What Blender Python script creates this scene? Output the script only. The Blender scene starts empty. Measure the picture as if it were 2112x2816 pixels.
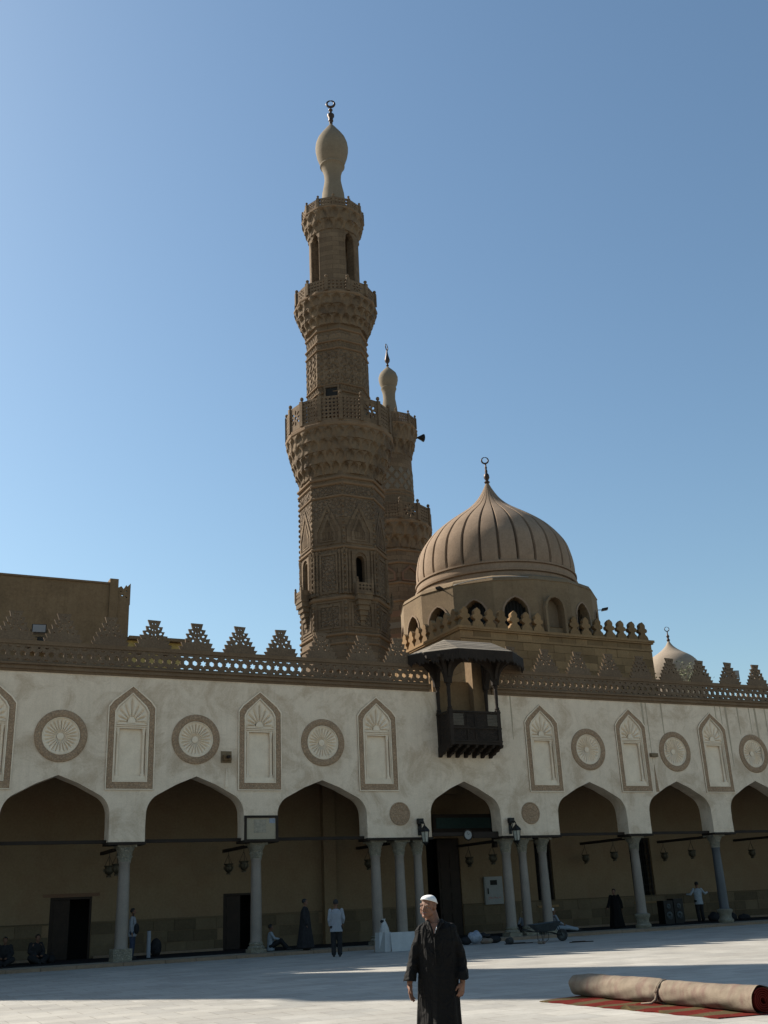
import bpy, bmesh, math, random
from math import sin, cos, pi, radians, sqrt, atan2, floor
from mathutils import Vector, Matrix
from mathutils.geometry import tessellate_polygon
random.seed(7)
SC = bpy.context.scene
COL = SC.collection

# ------------------------------------------------------------------ camera
PITCH, ROLL, YAW = radians(20.697), radians(-2.6532), radians(26.6486)
fw = Vector((sin(YAW)*cos(PITCH), cos(YAW)*cos(PITCH), sin(PITCH)))
r0 = Vector((cos(YAW), -sin(YAW), 0)); u0 = r0.cross(fw)
rr = r0*cos(ROLL) + u0*sin(ROLL); uu = -r0*sin(ROLL) + u0*cos(ROLL)
cam = bpy.data.cameras.new('camera'); co = bpy.data.objects.new('camera', cam); COL.objects.link(co)
M = Matrix((rr, uu, -fw)).transposed().to_4x4(); M.translation = Vector((0, -40.366, 1.62))
co.matrix_world = M
cam.sensor_fit = 'VERTICAL'; cam.sensor_height = 24.0; cam.lens = 24.0*2854.7/2816
cam.clip_start = 0.1; cam.clip_end = 6000
SC.camera = co

# ------------------------------------------------------------------ sky, sun, exposure
SUN_AZ, SUN_EL = radians(-38.3), radians(37.7)
wd = bpy.data.worlds.new('World'); SC.world = wd; wd.use_nodes = True
wn = wd.node_tree.nodes; wl = wd.node_tree.links
sky = wn.new('ShaderNodeTexSky'); sky.sky_type = 'NISHITA'; sky.sun_disc = False
sky.sun_elevation = SUN_EL; sky.sun_rotation = SUN_AZ; sky.air_density = 1.25; sky.dust_density = 0.9; sky.ozone_density = 2.2
tn = wn.new('ShaderNodeMix'); tn.data_type = 'RGBA'; tn.blend_type = 'MULTIPLY'; tn.inputs[0].default_value = 1.0; tn.inputs[7].default_value = (0.92, 1.015, 1.0, 1)
wl.new(sky.outputs[0], tn.inputs[6]); wl.new(tn.outputs[2], wn['Background'].inputs[0]); wn['Background'].inputs[1].default_value = 0.073
sl = bpy.data.lights.new('sun', 'SUN'); sl.energy = 5.0; sl.angle = radians(0.53); sl.color = (1.0, 0.93, 0.82)
so = bpy.data.objects.new('sun', sl); COL.objects.link(so)
sd = Vector((sin(SUN_AZ)*cos(SUN_EL), cos(SUN_AZ)*cos(SUN_EL), sin(SUN_EL)))
so.rotation_euler = sd.to_track_quat('Z', 'Y').to_euler(); so.location = (-30, 40, 60)
SC.view_settings.view_transform = 'Standard'; SC.view_settings.look = 'None'
SC.view_settings.exposure = 0.92; SC.view_settings.gamma = 1.0; SC.view_settings.use_curve_mapping = False
SC.render.engine = 'CYCLES'; SC.cycles.max_bounces = 8; SC.cycles.diffuse_bounces = 4

# ------------------------------------------------------------------ materials
def newmat(name):
    m = bpy.data.materials.new(name); m.use_nodes = True
    return m, m.node_tree.nodes, m.node_tree.links, m.node_tree.nodes['Principled BSDF']
def N(ns, t, **k):
    n = ns.new(t)
    for a, b in k.items(): setattr(n, a, b)
    return n
def noise(ns, ls, vec, scale, detail=6, rough=0.6, dist=0.0):
    n = N(ns, 'ShaderNodeTexNoise'); n.inputs['Scale'].default_value = scale; n.inputs['Detail'].default_value = detail
    n.inputs['Roughness'].default_value = rough; n.inputs['Distortion'].default_value = dist; ls.new(vec, n.inputs['Vector']); return n.outputs['Fac']
def ramp(ns, ls, fac, stops):
    n = N(ns, 'ShaderNodeValToRGB'); el = n.color_ramp.elements
    while len(el) < len(stops): el.new(0.5)
    for e, (p, c) in zip(el, stops): e.position = p; e.color = (c[0], c[1], c[2], 1) if hasattr(c, '__len__') else (c, c, c, 1)
    ls.new(fac, n.inputs[0]); return n.outputs[0]
def mix(ns, ls, a, b, fac, mode='MIX'):
    n = N(ns, 'ShaderNodeMix', data_type='RGBA', blend_type=mode)
    for i, v in ((0, fac), (6, a), (7, b)):
        if hasattr(v, 'is_linked'): ls.new(v, n.inputs[i])
        elif i == 0: n.inputs[0].default_value = v
        else: n.inputs[i].default_value = (v[0], v[1], v[2], 1)
    return n.outputs[2]
def scalev(ns, ls, vec, s):
    n = N(ns, 'ShaderNodeMapping'); n.inputs['Scale'].default_value = s; ls.new(vec, n.inputs['Vector']); return n.outputs[0]
def bump(ns, ls, b, h, strength, dist, chain=None):
    n = N(ns, 'ShaderNodeBump'); n.inputs['Strength'].default_value = strength; n.inputs['Distance'].default_value = dist
    ls.new(h, n.inputs['Height'])
    if chain is not None: ls.new(chain, n.inputs['Normal'])
    ls.new(n.outputs[0], b.inputs['Normal']); return n.outputs[0]
def mixf(ns, ls, a, b, op='ADD'):
    n = N(ns, 'ShaderNodeMath', operation=op)
    for i, v in enumerate((a, b)):
        if hasattr(v, 'is_linked'): ls.new(v, n.inputs[i])
        else: n.inputs[i].default_value = v
    return n.outputs[0]
def worn(name, c1, c2, c3=None, scale=1.2, s3=0.45, amt3=0.5, rough=0.9, bs=(18, 0.25, 0.02), streak=0.0, carve=0.0, carve_scale=7.0,
         per_obj=0.0, fine=0.35, spec=0.2, course=0.0):
    """weathered surface: c1/c2 mottling, c3 patches, vertical streaks, optional carved relief with groove shade put into the colour, and per-piece tint"""
    m, ns, ls, b = newmat(name)
    g = N(ns, 'ShaderNodeNewGeometry').outputs['Position']
    f = noise(ns, ls, g, scale, 8, 0.65, 0.3)
    c = ramp(ns, ls, f, [(0.32, c1), (0.68, c2)])
    if c3 is not None:
        f3 = noise(ns, ls, g, s3, 9, 0.7, 0.6)
        c = mix(ns, ls, c, c3, mixf(ns, ls, ramp(ns, ls, f3, [(0.47, 0), (0.62, 1)]), amt3, 'MULTIPLY'))
    if streak:
        fs = noise(ns, ls, scalev(ns, ls, g, (3.2, 3.2, 0.22)), 1.6, 5, 0.6)
        c = mix(ns, ls, c, tuple(x*0.62 for x in c1), mixf(ns, ls, ramp(ns, ls, fs, [(0.5, 0), (0.75, 1)]), streak, 'MULTIPLY'))
    ff = noise(ns, ls, g, scale*14, 4, 0.7)
    c = mix(ns, ls, c, ramp(ns, ls, ff, [(0.25, tuple(x*0.6 for x in c1)), (0.75, tuple(min(1, x*1.3) for x in c2))]), fine)
    if per_obj:
        oi = N(ns, 'ShaderNodeObjectInfo').outputs['Random']
        c = mix(ns, ls, c, ramp(ns, ls, oi, [(0, 1-per_obj), (1, 1.0+per_obj*0.3)]), 1.0, 'MULTIPLY')
    h = noise(ns, ls, g, bs[0], 8, 0.7)
    ch = None
    if course:
        sp = N(ns, 'ShaderNodeSeparateXYZ'); ls.new(g, sp.inputs[0]); cb = N(ns, 'ShaderNodeCombineXYZ')
        ls.new(mixf(ns, ls, sp.outputs[0], mixf(ns, ls, sp.outputs[1], 0.63, 'MULTIPLY')), cb.inputs[0]); ls.new(sp.outputs[2], cb.inputs[1])
        bk = N(ns, 'ShaderNodeTexBrick'); ls.new(cb.outputs[0], bk.inputs['Vector']); bk.inputs['Scale'].default_value = 1.0
        bk.inputs['Brick Width'].default_value = 0.72; bk.inputs['Row Height'].default_value = 0.36; bk.inputs['Mortar Size'].default_value = 0.012
        bk.inputs['Color1'].default_value = (0.78, 0.76, 0.74, 1); bk.inputs['Color2'].default_value = (1.16, 1.14, 1.1, 1); bk.inputs['Mortar'].default_value = (0.55, 0.52, 0.5, 1)
        c = mix(ns, ls, c, bk.outputs['Color'], course, 'MULTIPLY')
    if carve:
        w = N(ns, 'ShaderNodeTexVoronoi', feature='DISTANCE_TO_EDGE'); w.inputs['Scale'].default_value = carve_scale
        vv = N(ns, 'ShaderNodeVectorMath', operation='ADD')
        nz = N(ns, 'ShaderNodeTexNoise'); nz.inputs['Scale'].default_value = carve_scale*0.7; ls.new(g, nz.inputs['Vector'])
        sc = N(ns, 'ShaderNodeVectorMath', operation='SCALE'); ls.new(nz.outputs['Color'], sc.inputs[0]); sc.inputs['Scale'].default_value = 1.6/carve_scale
        ls.new(g, vv.inputs[0]); ls.new(sc.outputs[0], vv.inputs[1]); ls.new(vv.outputs[0], w.inputs['Vector'])
        hh = ramp(ns, ls, w.outputs['Distance'], [(0.03, 0), (0.16, 1)])
        ch = bump(ns, ls, b, hh, carve, 0.05)
        c = mix(ns, ls, c, ramp(ns, ls, w.outputs['Distance'], [(0.02, 0.72), (0.2, 1.05)]), 0.6, 'MULTIPLY')  # shade of the carved grooves multiplied into the colour, raised parts lighter
    bump(ns, ls, b, h, bs[1], bs[2], ch)
    ls.new(c, b.inputs['Base Color']); b.inputs['Roughness'].default_value = rough; b.inputs['Specular IOR Level'].default_value = spec
    return m
def plain(name, c, rough=0.6, metal=0.0, var=0.25, spec=0.4, sc=9.0, bmp=0.15):
    m, ns, ls, b = newmat(name)
    g = N(ns, 'ShaderNodeNewGeometry').outputs['Position']
    f = noise(ns, ls, g, sc, 6, 0.65)
    ls.new(ramp(ns, ls, f, [(0.3, tuple(x*(1-var) for x in c)), (0.7, tuple(min(1, x*(1+var)) for x in c))]), b.inputs['Base Color'])
    bump(ns, ls, b, noise(ns, ls, g, sc*4, 4), bmp, 0.01)
    b.inputs['Roughness'].default_value = rough; b.inputs['Metallic'].default_value = metal; b.inputs['Specular IOR Level'].default_value = spec
    return m
MT = {}
MT['plaster'] = worn('white_plaster', (0.597, 0.473, 0.346), (0.723, 0.583, 0.439), (0.350, 0.237, 0.143), 1.3, 0.75, 0.66, 0.92, (9, 0.35, 0.02), 0.3, fine=0.25)
MT['drip'] = worn('drip_stain_plaster', (0.335, 0.264, 0.183), (0.439, 0.356, 0.257), (0.277, 0.205, 0.134), 3.0, 2.0, 0.5)
MT['shell'] = worn('carved_plaster', (0.692, 0.557, 0.416), (0.807, 0.658, 0.493), (0.526, 0.390, 0.261), 2.0, 0.9, 0.4, 0.92, (14, 0.3, 0.015), 0.1, fine=0.2)
MT['band'] = worn('carved_brown_band', (0.304, 0.201, 0.124), (0.402, 0.270, 0.169), (0.244, 0.157, 0.096), 2.0, 1.2, 0.5, 0.95, (20, 0.3, 0.02), 0, 0.5, 9.0)
MT['cornice'] = worn('brown_cornice_stone', (0.136, 0.087, 0.051), (0.183, 0.122, 0.073), (0.102, 0.063, 0.036), 1.0, 0.5, 0.6, 0.95, (12, 0.4, 0.02), 0.3)
MT['parapet'] = worn('brown_parapet_stone', (0.126, 0.086, 0.055), (0.167, 0.117, 0.075), (0.096, 0.061, 0.039), 1.5, 0.5, 0.5, 0.95, (16, 0.4, 0.02), 0.2, 0.12, 9.0)
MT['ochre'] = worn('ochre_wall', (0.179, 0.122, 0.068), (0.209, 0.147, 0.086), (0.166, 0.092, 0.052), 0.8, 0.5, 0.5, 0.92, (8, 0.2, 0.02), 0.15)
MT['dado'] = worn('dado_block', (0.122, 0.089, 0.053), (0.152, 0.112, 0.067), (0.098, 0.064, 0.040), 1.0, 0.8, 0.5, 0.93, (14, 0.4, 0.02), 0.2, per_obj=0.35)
MT['marble'] = worn('grey_marble_column', (0.174, 0.144, 0.118), (0.226, 0.182, 0.145), (0.131, 0.105, 0.087), 1.8, 0.7, 0.6, 0.5, (20, 0.15, 0.01), 0.4, spec=0.4)
MT['darkmarble'] = worn('dark_marble_column', (0.052, 0.056, 0.062), (0.073, 0.076, 0.081), (0.039, 0.042, 0.045), 1.8, 0.7, 0.6, 0.5, (20, 0.15, 0.01), 0.4, spec=0.4)
MT['capital'] = worn('carved_capital', (0.252, 0.220, 0.163), (0.326, 0.292, 0.221), (0.170, 0.143, 0.100), 3.0, 1.0, 0.6, 0.9, (30, 0.5, 0.02), 0, 0.8, 14.0)
MT['minaret'] = worn('weathered_minaret_stone', (0.116, 0.080, 0.051), (0.154, 0.110, 0.070), (0.080, 0.051, 0.029), 0.9, 0.35, 0.6, 0.95, (6, 0.5, 0.04), 0.45, course=0.8)
MT['mincarve'] = worn('carved_minaret_stone', (0.121, 0.085, 0.054), (0.160, 0.114, 0.075), (0.087, 0.058, 0.036), 0.9, 0.4, 0.5, 0.95, (8, 0.5, 0.03), 0.3, 0.9, 4.5)
MT['muq'] = worn('stained_muqarnas_stone', (0.123, 0.083, 0.051), (0.160, 0.114, 0.070), (0.044, 0.031, 0.023), 1.0, 0.55, 0.9, 0.95, (7, 0.5, 0.04), 0.35)
MT['bulb'] = worn('pale_finial_stone', (0.158, 0.123, 0.085), (0.189, 0.153, 0.107), (0.125, 0.095, 0.065), 0.8, 0.4, 0.5, 0.9, (6, 0.2, 0.02), 0.15)
MT['dome'] = worn('grey_dome_plaster', (0.195, 0.138, 0.094), (0.249, 0.178, 0.123), (0.152, 0.102, 0.066), 0.6, 0.3, 0.6, 0.93, (7, 0.3, 0.03), 0.35)
MT['drum'] = worn('drum_plaster', (0.157, 0.111, 0.066), (0.201, 0.143, 0.085), (0.107, 0.071, 0.042), 0.7, 0.35, 0.6, 0.93, (7, 0.3, 0.03), 0.5, course=0.15)
MT['block'] = worn('honey_stone_block', (0.215, 0.132, 0.063), (0.271, 0.173, 0.086), (0.151, 0.089, 0.048), 0.9, 0.5, 0.55, 0.95, (9, 0.4, 0.03), 0.3, per_obj=0.38)
MT['joint'] = worn('stone_joint', (0.14, 0.10, 0.065), (0.19, 0.14, 0.09), None, 1.5, rough=0.95)
MT['ablaq'] = worn('pale_inlay_stone', (0.131, 0.108, 0.081), (0.154, 0.131, 0.100), None, 1.5, rough=0.95)
MT['redblock'] = worn('reddish_stone', (0.132, 0.072, 0.045), (0.162, 0.096, 0.060), None, 1.5, rough=0.95)
MT['pink'] = worn('pink_dome_plaster', (0.239, 0.187, 0.139), (0.286, 0.232, 0.177), (0.206, 0.153, 0.110), 0.8, 0.4, 0.5, 0.9, (6, 0.2, 0.02), 0.2)
MT['brownwall'] = worn('brown_rendered_wall', (0.151, 0.098, 0.052), (0.197, 0.132, 0.074), (0.106, 0.068, 0.037), 0.6, 0.35, 0.6, 0.95, (5, 0.3, 0.03), 0.45, course=0.12)
MT['yellow'] = worn('yellow_painted_wall', (0.323, 0.231, 0.077), (0.385, 0.286, 0.108), None, 1.5, rough=0.9)
MT['wood'] = worn('dark_weathered_wood', (0.020, 0.014, 0.010), (0.034, 0.023, 0.016), (0.012, 0.009, 0.007), 3.0, 1.0, 0.6, 0.8, (30, 0.3, 0.01), 0.3)
MT['woodpanel'] = worn('carved_dark_panel', (0.028, 0.019, 0.014), (0.048, 0.034, 0.024), (0.016, 0.012, 0.010), 3.0, 1.0, 0.6, 0.8, (30, 0.3, 0.01), 0.2, 0.9, 16.0)
MT['canopy'] = worn('greyed_canopy_boards', (0.160, 0.132, 0.100), (0.232, 0.196, 0.152), (0.112, 0.088, 0.064), 2.0, 1.0, 0.5, 0.9, (20, 0.5, 0.02), 0.0, per_obj=0.3)
MT['iron'] = plain('black_iron', (0.018, 0.017, 0.016), 0.55, 0.6)
MT['bronze'] = plain('dark_bronze', (0.05, 0.032, 0.024), 0.5, 0.7)
MT['brass'] = plain('tarnished_brass', (0.085, 0.07, 0.045), 0.5, 0.6)
MT['roof'] = worn('dusty_roof', (0.25, 0.2, 0.14), (0.3, 0.25, 0.18), None, 1.0)
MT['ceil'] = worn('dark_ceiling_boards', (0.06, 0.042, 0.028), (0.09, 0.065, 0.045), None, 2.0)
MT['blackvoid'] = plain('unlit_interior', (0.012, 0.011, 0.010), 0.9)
MT['doorwood'] = worn('dark_door_wood', (0.020, 0.013, 0.010), (0.034, 0.022, 0.015), None, 3.0, rough=0.7)
MT['green'] = plain('green_painted_panel', (0.014, 0.034, 0.028), 0.7)
MT['glass'] = plain('frosted_lamp_glass', (0.30, 0.30, 0.25), 0.25, 0, 0.2)
MT['white'] = plain('white_painted_metal', (0.212, 0.208, 0.196), 0.5, 0, 0.08)
MT['board'] = plain('white_board_sheet', (0.370, 0.365, 0.357), 0.6, 0, 0.12, sc=3)
MT['paper'] = worn('pale_notice_sheet', (0.293, 0.242, 0.168), (0.380, 0.316, 0.229), (0.249, 0.223, 0.153), 2.5, 2.5, 0.6)
MT['paper2'] = plain('tan_notice_square', (0.27, 0.23, 0.17), 0.8)
MT['redprint'] = plain('red_print', (0.35, 0.06, 0.04), 0.7)
MT['rubber'] = plain('black_rubber', (0.02, 0.02, 0.02), 0.8)
MT['barrow'] = plain('dark_grey_steel_tray', (0.045, 0.05, 0.052), 0.5, 0.4)
MT['sack'] = plain('white_plastic_sack', (0.360, 0.352, 0.336), 0.5, 0, 0.2, sc=14, bmp=0.5)
MT['bagblue'] = plain('pale_blue_bag', (0.22, 0.24, 0.28), 0.6, 0, 0.3, sc=12, bmp=0.5)
MT['darkcloth'] = plain('dark_cloth', (0.022, 0.021, 0.022), 0.9, 0, 0.3, 0.1)
MT['robe'] = worn('black_cotton_robe', (0.005, 0.004, 0.004), (0.008, 0.007, 0.006), None, 2.5, rough=0.85, bs=(45, 0.25, 0.004), spec=0.15)
MT['shirt'] = plain('white_shirt_cloth', (0.229, 0.239, 0.263), 0.85, 0, 0.1, 0.1)
MT['blueshirt'] = plain('striped_pale_shirt', (0.252, 0.280, 0.308), 0.85, 0, 0.15, 0.1)
MT['jeans'] = plain('navy_trousers', (0.03, 0.04, 0.07), 0.9)
MT['capw'] = plain('white_skullcap', (0.70, 0.67, 0.64), 0.85, 0, 0.05, 0.1, sc=60, bmp=0.3)
MT['hair'] = plain('black_hair', (0.012, 0.010, 0.009), 0.7)
MT['grey'] = plain('grey_stubble', (0.16, 0.12, 0.10), 0.8)
def fold_bump(m):
    ns, ls = m.node_tree.nodes, m.node_tree.links; b = ns['Principled BSDF']; g = N(ns, 'ShaderNodeTexCoord').outputs['Object']
    f = noise(ns, ls, scalev(ns, ls, g, (9, 9, 1.3)), 1.0, 3, 0.5, 0.8); f2 = noise(ns, ls, scalev(ns, ls, g, (10, 10, 9)), 1.0, 2, 0.5, 1.2)
    old = b.inputs['Normal'].links[0].from_socket; bump(ns, ls, b, mixf(ns, ls, f, mixf(ns, ls, f2, 0.35, 'MULTIPLY')), 0.9, 0.09, old)
fold_bump(MT['robe'])
def skinmat(name, c):
    m, ns, ls, b = newmat(name)
    g = N(ns, 'ShaderNodeNewGeometry').outputs['Position']
    f = noise(ns, ls, g, 28, 6, 0.6)
    ls.new(ramp(ns, ls, f, [(0.3, tuple(x*0.75 for x in c)), (0.7, tuple(x*1.15 for x in c))]), b.inputs['Base Color'])
    bump(ns, ls, b, noise(ns, ls, g, 90, 4), 0.25, 0.003)
    b.inputs['Roughness'].default_value = 0.62; b.inputs['Specular IOR Level'].default_value = 0.25; b.inputs['Subsurface Weight'].default_value = 0.08; b.inputs['Subsurface Scale'].default_value = 0.01
    return m
MT['skin'] = skinmat('tanned_skin', (0.17, 0.082, 0.05))
MT['skind'] = skinmat('shaded_skin', (0.16, 0.08, 0.05))
MT['eyew'] = plain('eye_white', (0.16, 0.13, 0.12), 0.3, 0, 0.05); MT['eyed'] = plain('eye_dark', (0.02, 0.012, 0.01), 0.2, 0, 0.05)
MT['lip'] = plain('lips', (0.16, 0.055, 0.045), 0.5, 0, 0.1)
def ground_mat():
    m, ns, ls, b = newmat('pale_marble_paving')
    g = N(ns, 'ShaderNodeNewGeometry').outputs['Position']
    c = ramp(ns, ls, noise(ns, ls, g, 0.7, 8, 0.65), [(0.3, (0.335, 0.312, 0.275)), (0.7, (0.415, 0.395, 0.355))])
    f2 = noise(ns, ls, g, 3.0, 7, 0.75, 0.8); c = mix(ns, ls, c, (0.28, 0.258, 0.225), mixf(ns, ls, ramp(ns, ls, f2, [(0.5, 0), (0.7, 1)]), 0.45, 'MULTIPLY'))
    f3 = noise(ns, ls, g, 22, 4, 0.7); c = mix(ns, ls, c, ramp(ns, ls, f3, [(0.3, 0.8), (0.7, 1.05)]), 0.6, 'MULTIPLY')
    br = N(ns, 'ShaderNodeTexBrick'); ls.new(g, br.inputs['Vector']); br.inputs['Scale'].default_value = 1.0
    br.inputs['Brick Width'].default_value = 0.9; br.inputs['Row Height'].default_value = 0.6; br.inputs['Mortar Size'].default_value = 0.010
    br.inputs['Color1'].default_value = (0.86, 0.86, 0.86, 1); br.inputs['Color2'].default_value = (1.08, 1.07, 1.05, 1); br.inputs['Mortar'].default_value = (0.62, 0.60, 0.56, 1)
    c = mix(ns, ls, c, br.outputs['Color'], 1.0, 'MULTIPLY')
    ls.new(c, b.inputs['Base Color']); b.inputs['Roughness'].default_value = 0.62; b.inputs['Specular IOR Level'].default_value = 0.22
    f4 = noise(ns, ls, g, 0.22, 6, 0.7, 1.0); c2 = mix(ns, ls, c, ramp(ns, ls, f4, [(0.35, 0.82), (0.6, 1.04)]), 0.8, 'MULTIPLY'); ls.new(c2, b.inputs['Base Color'])
    bump(ns, ls, b, f3, 0.12, 0.006)
    return m
MT['ground'] = ground_mat()
def carpet_mat(name, base, pattern):
    m, ns, ls, b = newmat(name)
    tc = N(ns, 'ShaderNodeTexCoord').outputs['Object']
    f = noise(ns, ls, tc, 4, 7, 0.7, 0.5); c = ramp(ns, ls, f, [(0.3, tuple(x*0.75 for x in base)), (0.7, tuple(x*1.2 for x in base))])
    if pattern:
        w = N(ns, 'ShaderNodeTexWave', wave_type='BANDS', bands_direction='Y'); w.inputs['Scale'].default_value = 0.42; w.inputs['Distortion'].default_value = 5.0; w.inputs['Detail'].default_value = 4; ls.new(tc, w.inputs['Vector'])
        c = mix(ns, ls, c, (0.075, 0.055, 0.027), ramp(ns, ls, w.outputs['Fac'], [(0.62, 0), (0.75, 1)]))
        v = N(ns, 'ShaderNodeTexVoronoi'); v.inputs['Scale'].default_value = 7; ls.new(tc, v.inputs['Vector'])
        c = mix(ns, ls, c, (0.17, 0.12, 0.06), ramp(ns, ls, v.outputs['Distance'], [(0.08, 0.7), (0.14, 0)]))
    else:
        w = noise(ns, ls, scalev(ns, ls, tc, (1.5, 3.2, 1.5)), 2.2, 4, 0.6)
        c = mix(ns, ls, c, (0.14, 0.08, 0.07), mixf(ns, ls, ramp(ns, ls, w, [(0.48, 0), (0.66, 1)]), 0.55, 'MULTIPLY'))
        w2 = N(ns, 'ShaderNodeTexWave', wave_type='BANDS', bands_direction='Y'); w2.inputs['Scale'].default_value = 26; w2.inputs['Distortion'].default_value = 0.6; ls.new(tc, w2.inputs['Vector'])
        c = mix(ns, ls, c, ramp(ns, ls, w2.outputs['Fac'], [(0, 0.82), (1, 1.06)]), 0.6, 'MULTIPLY')
    ls.new(c, b.inputs['Base Color']); b.inputs['Roughness'].default_value = 0.95; b.inputs['Specular IOR Level'].default_value = 0.05
    bump(ns, ls, b, noise(ns, ls, tc, 60, 3), 0.5, 0.01)
    return m
MT['carpetback'] = carpet_mat('beige_carpet_backing', (0.20, 0.16, 0.12), False)
MT['carpetred'] = carpet_mat('red_patterned_carpet', (0.10, 0.014, 0.010), True)

# ------------------------------------------------------------------ object helpers
def link(o, parent=None):
    COL.objects.link(o)
    if parent is not None: o.parent = parent
    return o
def thing(name, label, cat, loc=(0, 0, 0), rz=0, group=None):
    o = bpy.data.objects.new(name, None); o.empty_display_size = 0.3; COL.objects.link(o)
    o.location = loc; o.rotation_euler = (0, 0, rz); o['label'] = label; o['category'] = cat
    if group: o['group'] = group
    return o
def tag(o, label, cat, group=None):
    o['label'] = label; o['category'] = cat
    if group: o['group'] = group
    return o
def copy_of(o, parent=None, loc=None, rz=None, label=None):
    c = o.copy(); COL.objects.link(c); c.parent = parent
    if loc is not None: c.location = loc
    if rz is not None: c.rotation_euler = (0, 0, rz)
    if label: c['label'] = label
    for ch in list(o.children): copy_of(ch, c)
    return c
class MB:
    """collects shapes into one mesh; V/F in whatever frame the caller uses"""
    def __init__(s): s.v = []; s.f = []
    def add(s, vs, fs):
        b = len(s.v); s.v += [tuple(v) for v in vs]; s.f += [[i+b for i in f] for f in fs]; return s
    def box(s, x0, x1, y0, y1, z0, z1):
        vs = [(x, y, z) for z in (z0, z1) for y in (y0, y1) for x in (x0, x1)]
        return s.add(vs, [(0, 2, 3, 1), (4, 5, 7, 6), (0, 1, 5, 4), (2, 6, 7, 3), (0, 4, 6, 2), (1, 3, 7, 5)])
    def obox(s, c, ax, ay, az):
        """oriented box: centre and three half-axis vectors"""
        c, ax, ay, az = map(Vector, (c, ax, ay, az))
        vs = [c + ax*i + ay*j + az*k for k in (-1, 1) for j in (-1, 1) for i in (-1, 1)]
        return s.add(vs, [(0, 2, 3, 1), (4, 5, 7, 6), (0, 1, 5, 4), (2, 6, 7, 3), (0, 4, 6, 2), (1, 3, 7, 5)])
    def lathe(s, prof, n=24, c=(0, 0), mod=None, a0=0.0, cap=True):
        """prof: list of (r, z); mod(theta, i, r, z) -> r"""
        vs = []; fs = []; k = len(prof)
        for i, (r, z) in enumerate(prof):
            for j in range(n):
                t = a0 + 2*pi*j/n; q = mod(t, i, r, z) if mod else r
                vs.append((c[0]+q*cos(t), c[1]+q*sin(t), z))
        for i in range(k-1):
            for j in range(n):
                j2 = (j+1) % n; fs.append((i*n+j, i*n+j2, (i+1)*n+j2, (i+1)*n+j))
        if cap:
            fs.append(tuple(reversed(range(n)))); fs.append(tuple((k-1)*n+j for j in range(n)))
        return s.add(vs, fs)
    def tube(s, pts, rad, n=8, cap=True):
        pts = [Vector(p) for p in pts]; rads = rad if hasattr(rad, '__len__') else [rad]*len(pts)
        vs = []; fs = []; up = None
        for i, p in enumerate(pts):
            d = (pts[min(i+1, len(pts)-1)] - pts[max(i-1, 0)]).normalized()
            if up is None: up = Vector((0, 0, 1)) if abs(d.z) < 0.9 else Vector((1, 0, 0))
            a = d.cross(up).normalized(); b2 = a.cross(d).normalized(); up = b2
            for j in range(n):
                t = 2*pi*j/n; vs.append(p + a*cos(t)*rads[i] + b2*sin(t)*rads[i])
        for i in range(len(pts)-1):
            for j in range(n):
                j2 = (j+1) % n; fs.append((i*n+j, i*n+j2, (i+1)*n+j2, (i+1)*n+j))
        if cap: fs.append(tuple(reversed(range(n)))); fs.append(tuple((len(pts)-1)*n+j for j in range(n)))
        return s.add(vs, fs)
    def plate(s, outline, holes=(), y0=0.0, y1=0.1, fn=None):
        """flat polygon with holes in x,z extruded from y0 to y1; fn maps (x,y,z)->(x,y,z)"""
        loops = [list(outline)] + [list(h) for h in holes]
        tri = tessellate_polygon([[Vector((x, z, 0)) for x, z in l] for l in loops])
        flat = [p for l in loops for p in l]; n = len(flat)
        vs = [(x, y0, z) for x, z in flat] + [(x, y1, z) for x, z in flat]
        if fn: vs = [fn(*v) for v in vs]
        fs = [tuple(t) for t in tri] + [tuple(i+n for i in reversed(t)) for t in tri]
        b = 0
        for l in loops:
            k = len(l)
            for i in range(k):
                j = (i+1) % k; fs.append((b+i, b+j, n+b+j, n+b+i))
            b += k
        return s.add(vs, fs)
    def grid(s, nu, nv, fn):
        vs = [fn(i/(nu-1), j/(nv-1)) for j in range(nv) for i in range(nu)]
        return s.add(vs, [(j*nu+i, j*nu+i+1, (j+1)*nu+i+1, (j+1)*nu+i) for j in range(nv-1) for i in range(nu-1)])
    def ball(s, c, r, n=10, m=7, sc=(1, 1, 1)):
        vs = [(c[0], c[1], c[2]-r*sc[2])]
        for i in range(1, m):
            ph = -pi/2 + pi*i/m
            for j in range(n):
                t = 2*pi*j/n; vs.append((c[0]+r*sc[0]*cos(ph)*cos(t), c[1]+r*sc[1]*cos(ph)*sin(t), c[2]+r*sc[2]*sin(ph)))
        vs.append((c[0], c[1], c[2]+r*sc[2])); fs = [(0, 1+(j+1) % n, 1+j) for j in range(n)]
        for i in range(m-2):
            for j in range(n):
                a = 1+i*n+j; b2 = 1+i*n+(j+1) % n; fs.append((a, b2, b2+n, a+n))
        L = len(vs)-1; fs += [(1+(m-2)*n+j, 1+(m-2)*n+(j+1) % n, L) for j in range(n)]
        return s.add(vs, fs)
    def mesh(s, name, smooth=False, off=(0, 0, 0)):
        me = bpy.data.meshes.new(name)
        me.from_pydata([(v[0]-off[0], v[1]-off[1], v[2]-off[2]) for v in s.v], [], s.f); me.validate()
        bm = bmesh.new(); bm.from_mesh(me); bmesh.ops.recalc_face_normals(bm, faces=bm.faces)
        if smooth:
            for f in bm.faces: f.smooth = True
            if smooth is not True:
                for e in bm.edges:
                    if len(e.link_faces) == 2 and e.calc_face_angle(0) > smooth: e.smooth = False
        bm.to_mesh(me); bm.free(); return me
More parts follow.
